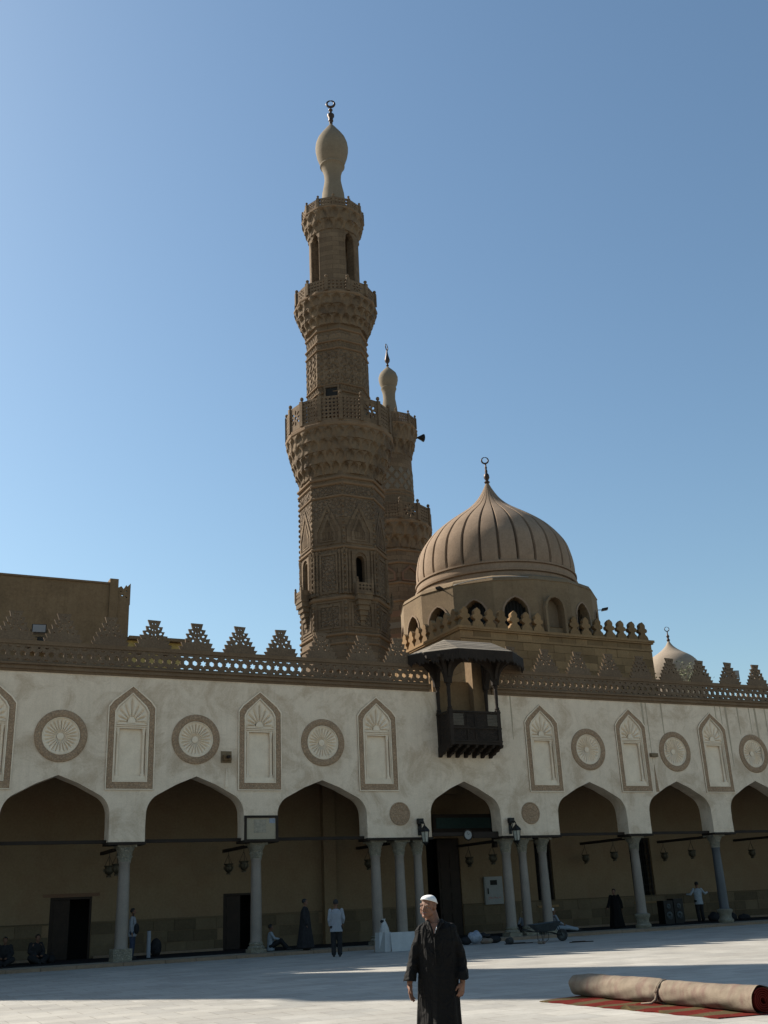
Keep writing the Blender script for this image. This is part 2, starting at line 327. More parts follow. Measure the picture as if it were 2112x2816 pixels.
    def obj(s, name, mat, parent=None, smooth=False, world=True, loc=None, kind=None):
        """world=True: vertices are world coordinates, shifted into the parent's frame (parents there are never rotated)"""
        off = parent.location if (parent is not None and world and loc is None) else (0, 0, 0)
        if parent is not None and world and loc is None and parent.parent is not None: off = Vector(parent.location) + Vector(parent.parent.location)
        me = s.mesh(name, smooth, off); me.materials.append(MT[mat] if isinstance(mat, str) else mat)
        o = bpy.data.objects.new(name, me); link(o, parent)
        if loc is not None: o.location = loc
        if kind: o['kind'] = kind
        return o
def inst(me_obj, parent, loc, rz=0, name=None, scale=None):
    o = bpy.data.objects.new(name or me_obj.name.split('.')[0], me_obj.data); link(o, parent); o.location = loc; o.rotation_euler = (0, 0, rz)
    if scale: o.scale = scale
    return o
SM = radians(40)

# ================================================================== GROUND
g = MB(); g.add([(-900, -900, 0), (900, -900, 0), (900, 900, 0), (-900, 900, 0)], [(0, 1, 2, 3)])
ground = g.obj('ground', 'ground'); ground['kind'] = 'structure'
FZ = 0.12
pf = thing('portico_floor', '', '', (0, 0, 0)); del pf['label']; del pf['category']; pf['kind'] = 'structure'
MB().box(-16, 62, -0.42, 5.4, 0.0, FZ-0.006).obj('floor_slab', 'roof', pf)
MB().box(-16, 62, 0.95, 5.0, FZ-0.006, FZ+0.012).obj('floor_matting', 'darkcloth', pf)
x = -4.0; k = None
while x < 50:
    L = random.uniform(1.1, 1.7)
    o = MB().box(x+0.008, x+L-0.008, -0.78+random.uniform(-.01, .01), -0.41, 0.0, FZ+random.uniform(-.01, .006)).obj('kerb_stone', 'capital' if 0 else 'dome', pf)
    x += L

# ================================================================== ARCADE
ar = thing('arcade_building', 'white plastered courtyard arcade with keel arches and a pierced brown stone parapet', 'building', (24, 0, 0))
AO = Vector((24, 0, 0))
WT, SP, ZW = 0.8, 4.2, 10.37                      # wall thickness, springing height, wall top
ARCH = [(-3.95, 1.95, 6.6), (1.2, 1.95, 6.6), (6.37, 1.93, 6.6), (11.58, 1.93, 6.6), (16.86, 1.96, 6.5), (23.55, 1.74, 6.5), (30.27, 1.93, 6.53), (35.45, 1.9, 6.6), (40.56, 1.93, 6.66), (45.7, 1.93, 6.66), (50.9, 1.93, 6.66)]
def keel(cx, hw, za, n=7):
    """Fatimid keel arch from right springing to left springing"""
    zh = SP + (za-SP)*0.40; pts = [(cx+hw, SP), (cx+hw*1.005, SP+0.55)]
    ex, ez = cx+hw*0.80, SP+(za-SP)*0.70
    for i in range(1, n+1):
        t = i/n*pi/2.9; k = sin(t)/sin(pi/2.9); q = (1-cos(t))/(1-cos(pi/2.9))
        pts.append((cx+hw-(hw*0.20)*q, zh+(ez-zh)*k))
    pts.append((cx+hw*0.4, SP+(za-SP)*0.872)); pts.append((cx, za))
    return pts + [(2*cx-px, pz) for px, pz in reversed(pts[:-1])]
NICHE = [3.8, 8.98, 14.17, 19.43, 27.86, 33.0, 38.15, 43.3, 48.4]
def niche_in(cx):
    return [(cx-0.60, 6.5), (cx+0.60, 6.5), (cx+0.60, 8.93), (cx+0.49, 9.15), (cx, 9.66), (cx-0.49, 9.15), (cx-0.60, 8.93)]
ROUND = [6.37, 11.52, 16.92, 30.4, 35.6, 40.75, 1.2, 46.0]
pts = [(-16, ZW), (-16, SP)]
for cx, hw, za in ARCH: pts += list(reversed(keel(cx, hw, za)))
pts += [(60, SP), (60, ZW), (25.1, ZW), (25.1, 9.3), (22.55, 9.3), (22.55, ZW)]
holes = [list(reversed(niche_in(c))) for c in NICHE]
holes += [[(c+0.69*cos(-t*2*pi/40), 8.02+0.69*sin(-t*2*pi/40)) for t in range(40)] for c in ROUND]
w = MB(); w.plate(pts, holes, 0.0, WT)
w.obj('facade_wall', 'plaster', ar)
rs = random.Random(4)
for x in (38.6, 38.95, 39.3, 40.1, 40.9, 41.3, 42.0, 33.9, 34.15, 35.1, 26.3):
    L = rs.uniform(0.9, 3.2); w0 = rs.uniform(0.03, 0.07)
    MB().plate([(x-w0*0.3, ZW-L), (x+w0*0.3, ZW-L), (x+w0*0.7+rs.uniform(-.02, .02), ZW-L*0.5), (x+w0, ZW-0.01), (x-w0, ZW-0.01), (x-w0*0.7, ZW-L*0.55)], [], -0.005, -0.001).obj('drip_stain', 'drip', ar)
# coursing of cornice under the pierced band
c = MB()
for (y0, z0, z1) in ((-0.05, 10.372, 10.46), (-0.11, 10.46, 10.56), (-0.07, 10.56, 10.62), (-0.16, 10.62, 10.69)):
    c.box(-16, 22.1, y0, 0.6, z0, z1)
c.obj('cornice', 'cornice', ar)
c = MB()
for (y0, z0, z1) in ((-0.05, 10.372, 10.46), (-0.11, 10.46, 10.56), (-0.07, 10.56, 10.62), (-0.16, 10.62, 10.69)): c.box(25.3, 60, y0, 0.6, z0, z1)
c.obj('cornice', 'cornice', ar)
# pierced balustrade panels (one period: star, hexagon, hexagon)
def star(cx, cz, r, n=6, inner=0.58):
    return [(cx+(r if i % 2 == 0 else r*inner)*sin(i*pi/n), cz+(r if i % 2 == 0 else r*inner)*cos(i*pi/n)) for i in range(2*n)]
def hexa(cx, cz, r): return [(cx+r*sin(i*pi/3), cz+r*cos(i*pi/3)) for i in range(6)]
PL = 1.05
def slot(cx, cz, w_, h): return [(cx-w_, cz-h*.3), (cx-w_*.8, cz-h), (cx+w_*.8, cz-h), (cx+w_, cz-h*.3), (cx+w_, cz+h), (cx-w_, cz+h)]
ho = [star(0.175, 0.36, 0.15), hexa(0.525, 0.36, 0.112), hexa(0.875, 0.36, 0.112)]
ho += [slot(0.35, 0.60, 0.07, 0.028), [(0.60, 0.625), (0.60, 0.585), (0.67, 0.575), (0.70, 0.53), (0.73, 0.575), (0.80, 0.585), (0.80, 0.625)], slot(0.02+0.04, 0.60, 0.045, 0.028)]
ho += [[(a, 0.72-b) for a, b in h] for h in ho[3:]]
bp = MB().plate([(0.0, 0.0), (PL-0.004, 0.0), (PL-0.004, 0.72), (0.0, 0.72)], [h[::-1] for h in ho], 0.0, 0.09)
proto = None
xs = [22.1-PL*(i+1) for i in range(25)] + [25.35+PL*i for i in range(20)]
for x in xs:
    if proto is None: proto = bp.obj('balustrade_panel', 'parapet', ar, loc=Vector((x, 0.0, 10.69))-AO)
    else: inst(proto, ar, Vector((x, 0.0, 10.69))-AO)
c = MB(); c.box(-4.2, 22.1, -0.05, 0.20, 11.411, 11.50); c.box(-4.2, 22.1, -0.03, 0.17, 11.50, 11.57); c.obj('top_rail', 'cornice', ar)
c = MB(); c.box(25.35, 46.4, -0.05, 0.20, 11.411, 11.50); c.box(25.35, 46.4, -0.03, 0.17, 11.50, 11.57); c.obj('top_rail', 'cornice', ar)
# stepped crenels
def crenel_outline():
    R = []; tiers = [(0.75, 0.68), (0.67, 0.57), (0.575, 0.465), (0.475, 0.36), (0.37, 0.265), (0.275, 0.18)]
    z = 0.0; hs = [0.155, 0.175, 0.18, 0.18, 0.19, 0.25]
    # each tier flares outwards toward its top
    base = [0.66, 0.60, 0.49, 0.385, 0.285, 0.18]; top = [0.745, 0.66, 0.56, 0.45, 0.355, 0.265]
    for b, t, h in zip(base, top, hs):
        R.append((b, z)); z += h; R.append((t, z))
    return [(-a, b) for a, b in R][::-1] + R, z
co_, cz_ = crenel_outline()
def drop(cx, cz, r, e, a, n=7):
    return [(cx+r*cos(i*2*pi/n)*cos(a)-r*e*sin(i*2*pi/n)*sin(a), cz+r*cos(i*2*pi/n)*sin(a)+r*e*sin(i*2*pi/n)*cos(a)) for i in range(n)]
hs_ = []
for sx in (-1, 1):
    hs_ += [drop(sx*0.06, 0.99, 0.03, 1, 0), drop(sx*0.175, 0.80, 0.048, 0.85, 1.2*sx), drop(sx*0.058, 0.74, 0.045, 0.5, 1.9*sx), drop(sx*0.26, 0.60, 0.075, 0.65, 0.5*sx), drop(sx*0.075, 0.555, 0.05, 0.5, 1.2*sx),
            drop(sx*0.15, 0.42, 0.07, 0.62, -0.9*sx), drop(sx*0.36, 0.36, 0.05, 0.5, 0.4*sx)]
CX = [-2.9, -1.05, 0.8, 2.65, 4.45, 6.22, 8.02, 9.72, 11.5, 13.32, 15.13, 16.96, 18.9, 20.66, 26.59, 28.52, 30.38, 32.28, 34.2, 36.1, 38.08, 40.0, 41.9, 43.8, 45.6]
variants = []
for v in range(6):
    rv = random.Random(v+20); J = lambda a: rv.uniform(-a, a)
    oj = [(a+J(0.018), b+(J(0.014) if b > 0.01 else 0)) for a, b in co_]
    if v in (2, 4): i_ = rv.choice((4, 6, 15, 17)); oj[i_] = (oj[i_][0]*0.86, oj[i_][1]-0.03)          # a chipped step
    hj = [[(a+dx, b+dz) for a, b in h] for h in hs_ for dx, dz in ((J(0.012), J(0.012)),)]
    variants.append(MB().plate(oj, [h[::-1] for h in hj], 0.0, 0.085).mesh('crenel'))
    variants[-1].materials.append(MT['parapet'])
for i, x in enumerate(CX):
    o = bpy.data.objects.new('crenel', variants[(i*5) % 6]); link(o, ar); o.location = Vector((x, 0.03+random.uniform(-.01, .01), 11.57))-AO; o.rotation_euler = (0, random.uniform(-.012, .012), 0)
# blind niches ------------------------------------------------
def niche_part(cx):
    out = [(cx-0.92, 6.07), (cx+0.92, 6.07), (cx+0.92, 9.20), (cx+0.74, 9.44), (cx, 10.02), (cx-0.74, 9.44), (cx-0.92, 9.20)]
    inn = [(cx-0.66, 6.36), (cx+0.66, 6.36), (cx+0.66, 9.02), (cx+0.54, 9.24), (cx, 9.74), (cx-0.54, 9.24), (cx-0.66, 9.02)]
    fr = MB().plate(out, [inn[::-1]], -0.035, 0.02).obj('niche_frame', 'band', ar, loc=(0, 0, 0)); fr.location = (0, 0, 0)
    return fr
def build_niche():
    cx = 0.0
    out = [(cx-0.92, 6.07), (cx+0.92, 6.07), (cx+0.92, 9.20), (cx+0.74, 9.44), (cx, 10.02), (cx-0.74, 9.44), (cx-0.92, 9.20)]
    inn = [(cx-0.66, 6.36), (cx+0.66, 6.36), (cx+0.66, 9.02), (cx+0.54, 9.24), (cx, 9.74), (cx-0.54, 9.24), (cx-0.66, 9.02)]
    def sc(p, k, dz=0): return [(a*k, 8.0+(b-8.0)*k2) for (a, b), k2 in ((q, k if q[1] > 8 else k) for q in p)]
    fr = MB().plate(out, [inn[::-1]], -0.035, 0.03).obj('blind_niche', 'band', ar, world=False)
    # plain fillets on both edges of the band
    e = MB()
    for P, w_ in ((out, 0.035), (inn, 0.045)):
        cxm, czm = 0, 8.1
        q = [(a+(0.035 if a < 0 else -0.035 if a > 0 else 0), b+(0.035 if b < 7 else -0.04)) for a, b in P]
        e.plate(P, [q[::-1]], -0.055, -0.03)
    e.obj('fillet', 'shell', fr, world=False)
    # fluted hood: height field over the hood polygon
    hood = []; h = MB(); cz0 = 8.62
    def hood_fn(u, v):
        # polar around the small arch; u angle 0..pi (extended), v radius
        t = -0.02+u*(pi+0.04); ca, sa = cos(t), sin(t)
        ri = 0.15; ro = min(0.6/max(abs(ca), 1e-3), 1.04/(max(sa, 0)+0.9*abs(ca)) if sa > 0 else 9)
        r = ri+(ro-ri)*v; rib = abs(sin(t*8)); d = (0.13-0.125*rib**0.6*min(1, v*5)) if v < 0.86 else 0.005
        return (ca*r, 0.0+d, cz0+sa*r)
    h.grid(145, 9, hood_fn); h.obj('fluted_hood', 'shell', fr, smooth=True, world=False)
    kb = MB().plate([(0.15*cos(t*pi/10), cz0+0.19*sin(t*pi/10)) for t in range(11)] + [(-0.15, cz0-0.04), (0.15, cz0-0.04)], [], 0.02, 0.1); kb.obj('hood_boss', 'shell', fr, world=False)
    ld = MB()
    for i, z in enumerate((8.57, 8.50, 8.43)): ld.box(-0.6, 0.6, -0.01+0.015*i, 0.16, z-0.06, z-0.018)
    ld.box(-0.6, 0.6, 0.06, 0.16, 8.37, 8.62); ld.obj('ledge', 'shell', fr, world=False)
    MB().box(-0.66, 0.66, -0.01, 0.1, 6.36, 6.499).box(-0.6, 0.6, 0.0, 0.16, 6.48, 6.58).obj('sill', 'shell', fr, world=False)
    MB().box(-0.66, -0.58, -0.01, 0.16, 6.501, 9.0).obj('jamb', 'shell', fr, world=False); MB().box(0.58, 0.66, -0.01, 0.16, 6.501, 9.0).obj('jamb', 'shell', fr, world=False)
    pn = MB().box(-0.6, 0.6, 0.16, 0.2, 6.5, 9.7); pn.obj('recessed_panel', 'shell', fr, world=False)
    for sx in (-1, 1):
        cl = MB().lathe([(0.085, 6.58), (0.085, 6.68), (0.06, 6.70), (0.055, 6.74), (0.05, 8.12), (0.065, 8.15), (0.05, 8.18), (0.08, 8.3), (0.08, 8.37)], 12, (sx*0.5, 0.1))
        cl.obj('colonnette', 'shell', fr, smooth=SM, world=False)
    return fr
nf = build_niche(); nf.location = Vector((NICHE[0], 0, 0))-AO
for c_ in NICHE[1:]: copy_of(nf, ar, loc=Vector((c_, 0, 0))-AO)
# roundels ------------------------------------------------------
def build_roundel():
    def prof(r0_, r1_, y0_, y1_):
        m = MB(); n = 56
        vs = []; 
        P = [(r1_, 0.03), (r1_, y0_), (r1_-0.03, y0_-0.02), (r0_+0.03, y0_-0.02), (r0_, y0_), (r0_, 0.05)]
        for r, y in P:
            for j in range(n): t = 2*pi*j/n; vs.append((r*cos(t), y, r*sin(t)))
        fs = [(i*n+j, i*n+(j+1) % n, (i+1)*n+(j+1) % n, (i+1)*n+j) for i in range(len(P)-1) for j in range(n)]
        return m.add(vs, fs)
    ri = prof(0.70, 0.965, -0.03, 0).obj('roundel', 'band', ar, smooth=SM, world=False)
    prof(0.655, 0.695, -0.015, 0).obj('fillet', 'shell', ri, smooth=SM, world=False)
    d = MB(); na, nr = 193, 15
    def f(u, v):
        t = u*2*pi; r = 0.12+v*0.565; s = abs(sin(t*12)); edge = 1 if v < 0.82 else 0
        y = 0.16-0.05*v
        if v < 0.84: y -= 0.10*s**0.6*min(1, v*4)
        else: y = 0.02
        return (r*sin(t), y, r*cos(t))
    d.grid(na, nr, f); d.obj('fluted_shell', 'shell', ri, smooth=True, world=False)
    MB().add([(0, 0.08, 0)] + [(0.13*cos(2*pi*j/20), 0.12, 0.13*sin(2*pi*j/20)) for j in range(20)], [(0, 1+j, 1+(j+1) % 20) for j in range(20)]).obj('boss', 'shell', ri, smooth=True, world=False)
    b = MB()
    for a in range(-5, 6):
        t = -pi/2+a*0.2; b.ball((0.575*cos(t), 0.05, 0.575*sin(t)), 0.045, 8, 5)
    b.obj('lobe_row', 'shell', ri, smooth=True, world=False)
    return ri
rd = build_roundel(); rd.location = Vector((ROUND[0], 0, 8.02))-AO
for c_ in ROUND[1:]: copy_of(rd, ar, loc=Vector((c_, 0, 8.02))-AO)
mdl = MB()
n = 40; vs = []
for r, y in ((0.475, 0.0), (0.475, -0.03), (0.43, -0.045), (0.40, -0.02), (0.2, -0.035), (0.18, -0.02), (0.001, -0.03)):
    for j in range(n): vs.append((r*cos(2*pi*j/n), y, r*sin(2*pi*j/n)))
mdl.add(vs, [(i*n+j, i*n+(j+1) % n, (i+1)*n+(j+1) % n, (i+1)*n+j) for i in range(6) for j in range(n)])
mo = mdl.obj('carved_medallion', 'band', ar, smooth=SM, loc=Vector((20.34, 0, 5.15))-AO); inst(mo, ar, Vector((26.86, 0, 5.15))-AO)
# portico behind the arches --------------------------------------
BY = 5.0
DOORS = [(7.17, 8.80, 2.44), (14.28, 15.70, 2.35)]
WIN = [(30.2, 31.2, 1.25, 4.4), (36.05, 37.45, 1.2, 4.3), (24.15, 25.95, FZ, 4.45)]
hol = [[(a, FZ), (a, h), (b, h), (b, FZ)] for a, b, h in DOORS]
outl = [(-16, 0.0)]
cuts = sorted([(a, b, h) for a, b, h in DOORS] + [(24.15, 25.95, 4.45)])
for a, b, h in cuts: outl += [(a, 0.0), (a, h), (b, h), (b, 0.0)]
outl += [(60, 0.0), (60, 10.0), (-16, 10.0)]
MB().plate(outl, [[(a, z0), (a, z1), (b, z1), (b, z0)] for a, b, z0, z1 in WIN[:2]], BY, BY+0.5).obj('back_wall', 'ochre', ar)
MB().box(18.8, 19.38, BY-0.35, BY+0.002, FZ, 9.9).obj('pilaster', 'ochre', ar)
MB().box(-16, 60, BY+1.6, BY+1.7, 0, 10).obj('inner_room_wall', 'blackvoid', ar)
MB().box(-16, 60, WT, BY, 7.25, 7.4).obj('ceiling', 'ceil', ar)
b = MB().box(0.01, 0.19, WT+0.01, BY-0.01, 7.07, 7.249)
bo = b.obj('ceiling_beam', 'wood', ar, world=False, loc=Vector((-10, 0, 0))-AO)
for i in range(1, 70): inst(bo, ar, Vector((-10+i*0.9, 0, 0))-AO)
MB().box(-16, 60, WT, 9.0, 9.9, 10.2).obj('roof_slab', 'roof', ar)
MB().box(-16.3, -16, 0.0, 9.0, 0, 10.3).box(60, 60.3, 0.0, 9.0, 0, 10.3).obj('end_wall', 'ochre', ar)
# doors and windows
for i, (a, b_, h) in enumerate(DOORS):
    d = MB(); d.box(a, a+0.08, BY+0.02, BY+0.2, FZ, h); d.box(b_-0.08, b_, BY+0.02, BY+0.2, FZ, h); d.box(a+0.08, b_-0.08, BY+0.02, BY+0.2, h-0.09, h)
    fr = d.obj('door', 'doorwood', ar)
    MB().box(a+0.085, a+0.78, BY+0.08, BY+0.13, FZ+0.02, h-0.1).obj('door_leaf', 'doorwood', fr)
    lf = MB()
    for z in (0.3, 1.05, 1.75): lf.box(a+0.17, a+0.7, BY+0.06, BY+0.079, z, z+0.55 if z < 1.5 else z+0.4)
    lf.obj('leaf_panel', 'doorwood', fr)
    if i == 0: MB().box(a-0.3, b_+0.3, BY-0.02, BY-0.002, h+0.01, h+0.14).obj('door_lintel', 'redblock', ar)
for a, b_, z0, z1 in WIN[:2]:
    d = MB(); d.box(a, b_, BY+0.1, BY+0.2, z0, z0+0.08).box(a, b_, BY+0.1, BY+0.2, z1-0.08, z1).box(a, a+0.08, BY+0.1, BY+0.2, z0+.08, z1-.08).box(b_-0.08, b_, BY+0.1, BY+0.2, z0+.08, z1-.08)
    wn_ = d.obj('window', 'doorwood', ar)
    gr = MB()
    nb = int((b_-a-0.16)/0.15)
    for k in range(nb+1): gr.box(a+0.08+k*0.15, a+0.1+k*0.15, BY+0.13, BY+0.15, z0+0.08, z1-0.08)
    for k in range(int((z1-z0)/0.3)): gr.box(a+0.08, b_-0.08, BY+0.11, BY+0.128, z0+0.3*k+0.2, z0+0.3*k+0.225)
    gr.obj('grille', 'iron', wn_)
    MB().box(a-0.1, b_+0.1, BY-0.08, BY+0.05, z0-0.1, z0-0.002).obj('sill', 'block', wn_)
# entrance leaf and the green boarded screen above
e = MB().box(24.78, 25.93, BY+0.05, BY+0.13, FZ, 4.4).obj('entrance_leaf', 'doorwood', ar)
e = MB()
for z in (0.4, 1.3, 2.2, 3.1): e.box(24.88, 25.3, BY+0.02, BY+0.049, z, z+0.7); e.box(25.4, 25.84, BY+0.02, BY+0.049, z, z+0.7)
e.obj('leaf_panel', 'doorwood', ar)
s_ = MB().box(23.75, 27.0, 3.42, 3.52, 4.62, 5.42).obj('entrance_screen', 'doorwood', ar)
MB().box(23.9, 26.85, 3.39, 3.419, 4.78, 5.26).obj('screen_panel', 'green', s_)
MB().box(26.88, 27.06, 3.3, 3.5, 3.9, 6.0).obj('screen_post', 'wood', s_)
MB().plate([(22.0, 4.2), (22.4, 5.3), (23.4, 6.3), (25.3, 6.3), (25.3, 7.24), (21.5, 7.24), (21.5, 4.2)], [], 3.0, 3.3).obj('inner_arch', 'drum', ar)
# dado blocks on the back wall
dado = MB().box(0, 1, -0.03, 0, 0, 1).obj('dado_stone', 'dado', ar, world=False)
dado.location = Vector((-2.0, BY, FZ))-AO; dado.scale = (0.9, 1, 0.42)
z = FZ
for row in range(3):
    h = 0.44; x = -1.1 + row*0.35
    while x < 47.5:
        L = random.uniform(0.75, 1.25); x1 = x+L
        def clash(a, b): return x1 > a-0.02 and x < b+0.02
        bad = [(a, b) for a, b, _ in cuts if clash(a, b)] + ([(18.8, 19.38)] if clash(18.8, 19.38) else [])
        if bad:
            a, b = bad[0]
            if a-0.02-x > 0.25: inst(dado, ar, Vector((x, BY, z))-AO, scale=(a-0.02-x, 1, h-0.012))
            x = b+0.02; continue
        inst(dado, ar, Vector((x, BY, z))-AO, scale=(L-0.012, 1+random.uniform(-.2, .3), h-0.012)); x = x1
    z += h
x = -4
for a, b_, _ in cuts + [(48, 48, 0)]: MB().box(x, a-0.02, BY-0.06, BY, z, z+0.05).obj('dado_cap', 'dado', ar); x = b_+0.02
for a, b_ in ((-4, 7.1), (8.9, 14.2), (26.1, 47)): MB().box(a, b_, BY-0.3, BY-0.045, FZ, FZ+0.1).obj('wall_step', 'dome', ar)
# impost boards, tie beams, perpendicular beams
def pier(x0, x1): MB().box(x0, x1, -0.06, WT+0.06, SP-0.10, SP-0.003).obj('impost_board', 'wood', ar)
for i in range(len(ARCH)-1):
    pier(ARCH[i][0]+ARCH[i][1]-0.03, ARCH[i+1][0]-ARCH[i+1][1]+0.03)
for cx, hw, za in ARCH:
    if abs(cx-23.55) < 1: continue
    MB().box(cx-hw-0.2, cx+hw+0.2, 0.33, 0.47, SP-0.02, SP+0.10).obj('tie_beam', 'wood', ar)
MB().box(21.7, 25.5, 0.30, 0.44, SP+0.05, SP+0.2).obj('tie_beam', 'wood', ar)
BEAMX = [9.0, 14.15, 20.4, 25.65, 32.75, 37.65, 42.9, 3.85]
for x in BEAMX:
    MB().box(x-0.06, x+0.06, 0.86, BY-0.4, SP-0.21, SP-0.09).obj('cross_beam', 'wood', ar)

# columns: things of their own -----------------------------------
def leafmod(t, i, r, z): return r
def make_column(name, label, loc, mat='marble', base='torus', r=0.225, capmat='capital'):
    t = thing(name, label, 'column', loc, group='columns under the arcade')
    zb = 0.0; zt = SP-0.10-FZ
    if base == 'box':
        MB().box(-0.34, 0.34, -0.34, 0.34, 0, 0.42).obj('base', capmat, t, world=False); s0 = 0.42
    elif base == 'drum':
        MB().lathe([(0.33, 0), (0.36, 0.06), (0.36, 0.12), (0.29, 0.2), (0.27, 0.3), (0.30, 0.42), (0.36, 0.50), (0.36, 0.58), (0.25, 0.62)], 28).obj('base', capmat, t, smooth=SM, world=False); s0 = 0.62
    else:
        MB().box(-0.31, 0.31, -0.31, 0.31, 0, 0.13).lathe([(0.31, 0.13), (0.33, 0.18), (0.30, 0.23), (0.25, 0.26), (0.28, 0.31), (0.26, 0.35), (r, 0.38)], 28).obj('base', capmat, t, smooth=SM, world=False); s0 = 0.38
    s1 = zt-0.58
    prof = [(r*1.07, s0), (r, s0+0.06)] + [(r*(1-0.16*(k/8)**1.6), s0+0.06+(s1-s0-0.14)*k/8) for k in range(1, 9)] + [(r*0.94, s1-0.04), (r*0.94, s1)]
    MB().lathe(prof, 28).obj('shaft', mat, t, smooth=SM, world=False)
    rc = r*0.84
    P = []
    K = 22
    for k in range(K+1):
        v = k/K; P.append((v, s1+0.5*v))
    def m(th, i, q, z):
        v = q; ru = rc*(1.0+0.1*v) + 0.10*v**2.2
        tier = 0 if v < 0.45 else 1; vv = v/0.45 if v < 0.45 else (v-0.45)/0.55
        lf = max(0.0, cos(4*th + (pi if tier else 0)))**0.7; curl = 0.075*(vv**2.2)*(1-0.75*max(0, vv-0.86)/0.14)
        return ru + 0.02 + lf*curl + 0.010*abs(sin(16*th))
    cp = MB().lathe(P, 64, mod=m)
    cp.obj('capital', capmat, t, smooth=radians(55), world=False)
    ab = 0.36
    MB().plate([(ab*cx_, ab*cz2) for cx_, cz2 in ((-1, -1), (-.5, -.86), (0, -.82), (.5, -.86), (1, -1), (.86, -.5), (.82, 0), (.86, .5), (1, 1), (.5, .86), (0, .82), (-.5, .86), (-1, 1), (-.86, .5), (-.82, 0), (-.86, -.5))],
               [], s1+0.5, zt-0.002, fn=lambda x, y, z: (x, z, y)).obj('abacus', capmat, t, world=False)
    return t
CY = 0.4
COLS = [
 (3.85, 'pale marble column cut by the left edge of the photo', 'marble', 'torus', 0.225),
 (9.02, 'pale marble column on a tall square plinth, the leftmost in view', 'marble', 'box', 0.235),
 (14.15, 'pale marble column under the framed notice board', 'marble', 'torus', 0.225),
 (19.32, 'pale marble column behind the stacked white boards, left one of the group left of the entrance', 'marble', 'torus', 0.225),
 (20.42, 'pale marble column, middle of the three left of the entrance', 'marble', 'torus', 0.225),
 (21.28, 'slim pale marble column just left of the central entrance arch', 'marble', 'torus', 0.2),
 (25.66, 'grey marble column just right of the entrance beside the white cabinet', 'marble', 'torus', 0.225),
 (26.5, 'grey marble column, middle of the three right of the entrance', 'marble', 'torus', 0.205),
 (27.55, 'grey marble column right behind the wheelbarrow', 'marble', 'torus', 0.215),
 (32.7, 'grey marble column beside the person in the black robe', 'marble', 'drum', 0.225),
 (37.65, 'dark grey marble column at the far right on a pale drum base', 'darkmarble', 'drum', 0.225),
 (42.9, 'grey marble column beyond the right edge of the photo', 'marble', 'drum', 0.225)]
for x, lab, mt, bs_, r in COLS: make_column('marble_column', lab, (x, CY, FZ), mt, bs_, r)
for x in (-1.4, 48.2): make_column('marble_column', 'grey marble column outside the photo at the %s' % ('left' if x < 0 else 'right'), (x, CY, FZ))

# ================================================================== WOODEN BALCONY
wb = thing('wooden_balcony', 'dark carved wooden balcony with a grey boarded canopy on the wall above the entrance', 'balcony', (23.7, 0, 7.5))
bx0, bx1, byf = 22.38, 24.95, -1.15
m = MB().box(bx0, bx1, byf, 0.0, 7.93, 8.03); m.obj('floor', 'wood', wb)
m = MB().box(bx0+0.1, bx1-0.1, byf+0.02, byf+0.07, 8.031, 9.3); m.obj('front_panel', 'woodpanel', wb)
for a in (bx0+0.02, bx1-0.07): MB().box(a, a+0.05, byf+0.1, -0.002, 8.031, 9.3).obj('side_panel', 'woodpanel', wb)
m = MB()
for (z0, z1) in ((9.301, 9.37), (8.60, 8.66), (8.04, 8.10)): m.box(bx0-0.03, bx1+0.03, byf-0.03, byf+0.019, z0, z1)
m.obj('front_rail', 'wood', wb)
for a in (bx0-0.03, bx1): 
    MB().box(a, a+0.03, byf+0.02, -0.002, 9.301, 9.37).obj('side_rail', 'wood', wb)
# turned lattice screens in the upper register
lt = MB()
for x0_ in (22.55, 24.3):
    for i in range(12):
        x = x0_+i*0.045
        lt.lathe([(0.006, 8.75), (0.018, 8.80), (0.006, 8.86), (0.018, 8.92), (0.006, 8.98), (0.018, 9.05), (0.006, 9.11), (0.018, 9.17), (0.006, 9.22)], 6, (x, byf-0.005))
    for z in (8.75, 8.86, 8.98, 9.11, 9.22): lt.box(x0_-0.02, x0_+0.53, byf-0.015, byf+0.005, z-0.008, z+0.008)
lt.obj('lattice', 'canopy', wb, kind='stuff')
for x in (23.25, 23.65): MB().box(x-0.02, x+0.02, byf-0.01, byf+0.019, 8.10, 9.30).obj('muntin', 'wood', wb)
def post(x, y, z1):
    m = MB(); m.box(x-0.09, x+0.09, y-0.09, y+0.09, 7.9, 9.45)
    m.lathe([(0.08, 9.45), (0.11, 9.5), (0.085, 9.56), (0.07, 9.62), (0.085, 10.3), (0.075, 10.4), (0.115, 10.5), (0.08, 10.56)], 10, (x, y))
    m.box(x-0.095, x+0.095, y-0.095, y+0.095, 10.56, z1); m.obj('post', 'wood', wb)
post(bx0+0.08, byf+0.07, 11.9); post(bx1-0.08, byf+0.07, 11.9); post(bx0+0.08, -0.1, 11.95); post(bx1-0.0, -0.1, 11.95)
def bracket(p, d, w_=0.09, h=0.95, l=0.75):
    """curved bracket in the vertical plane through p along direction d"""
    p = Vector(p); d = Vector(d).normalized(); s = Vector((-d.y, d.x, 0))*w_*0.5
    o = [(0, -h)] + [(0.10+(l-0.10)*(1-cos(t*pi/16)), -h+(h-0.14)*sin(t*pi/16)) for t in range(0, 9)] + [(l, 0), (0, 0)]
    m = MB(); n = len(o)
    vs = [p+d*a+Vector((0, 0, b))+s for a, b in o] + [p+d*a+Vector((0, 0, b))-s for a, b in o]
    tri = tessellate_polygon([[Vector((a, b, 0)) for a, b in o]])
    m.add(vs, [tuple(t) for t in tri]+[tuple(i+n for i in reversed(t)) for t in tri]+[(i, (i+1) % n, n+(i+1) % n, n+i) for i in range(n)])
    m.obj('bracket', 'wood', wb)
zc = 11.72
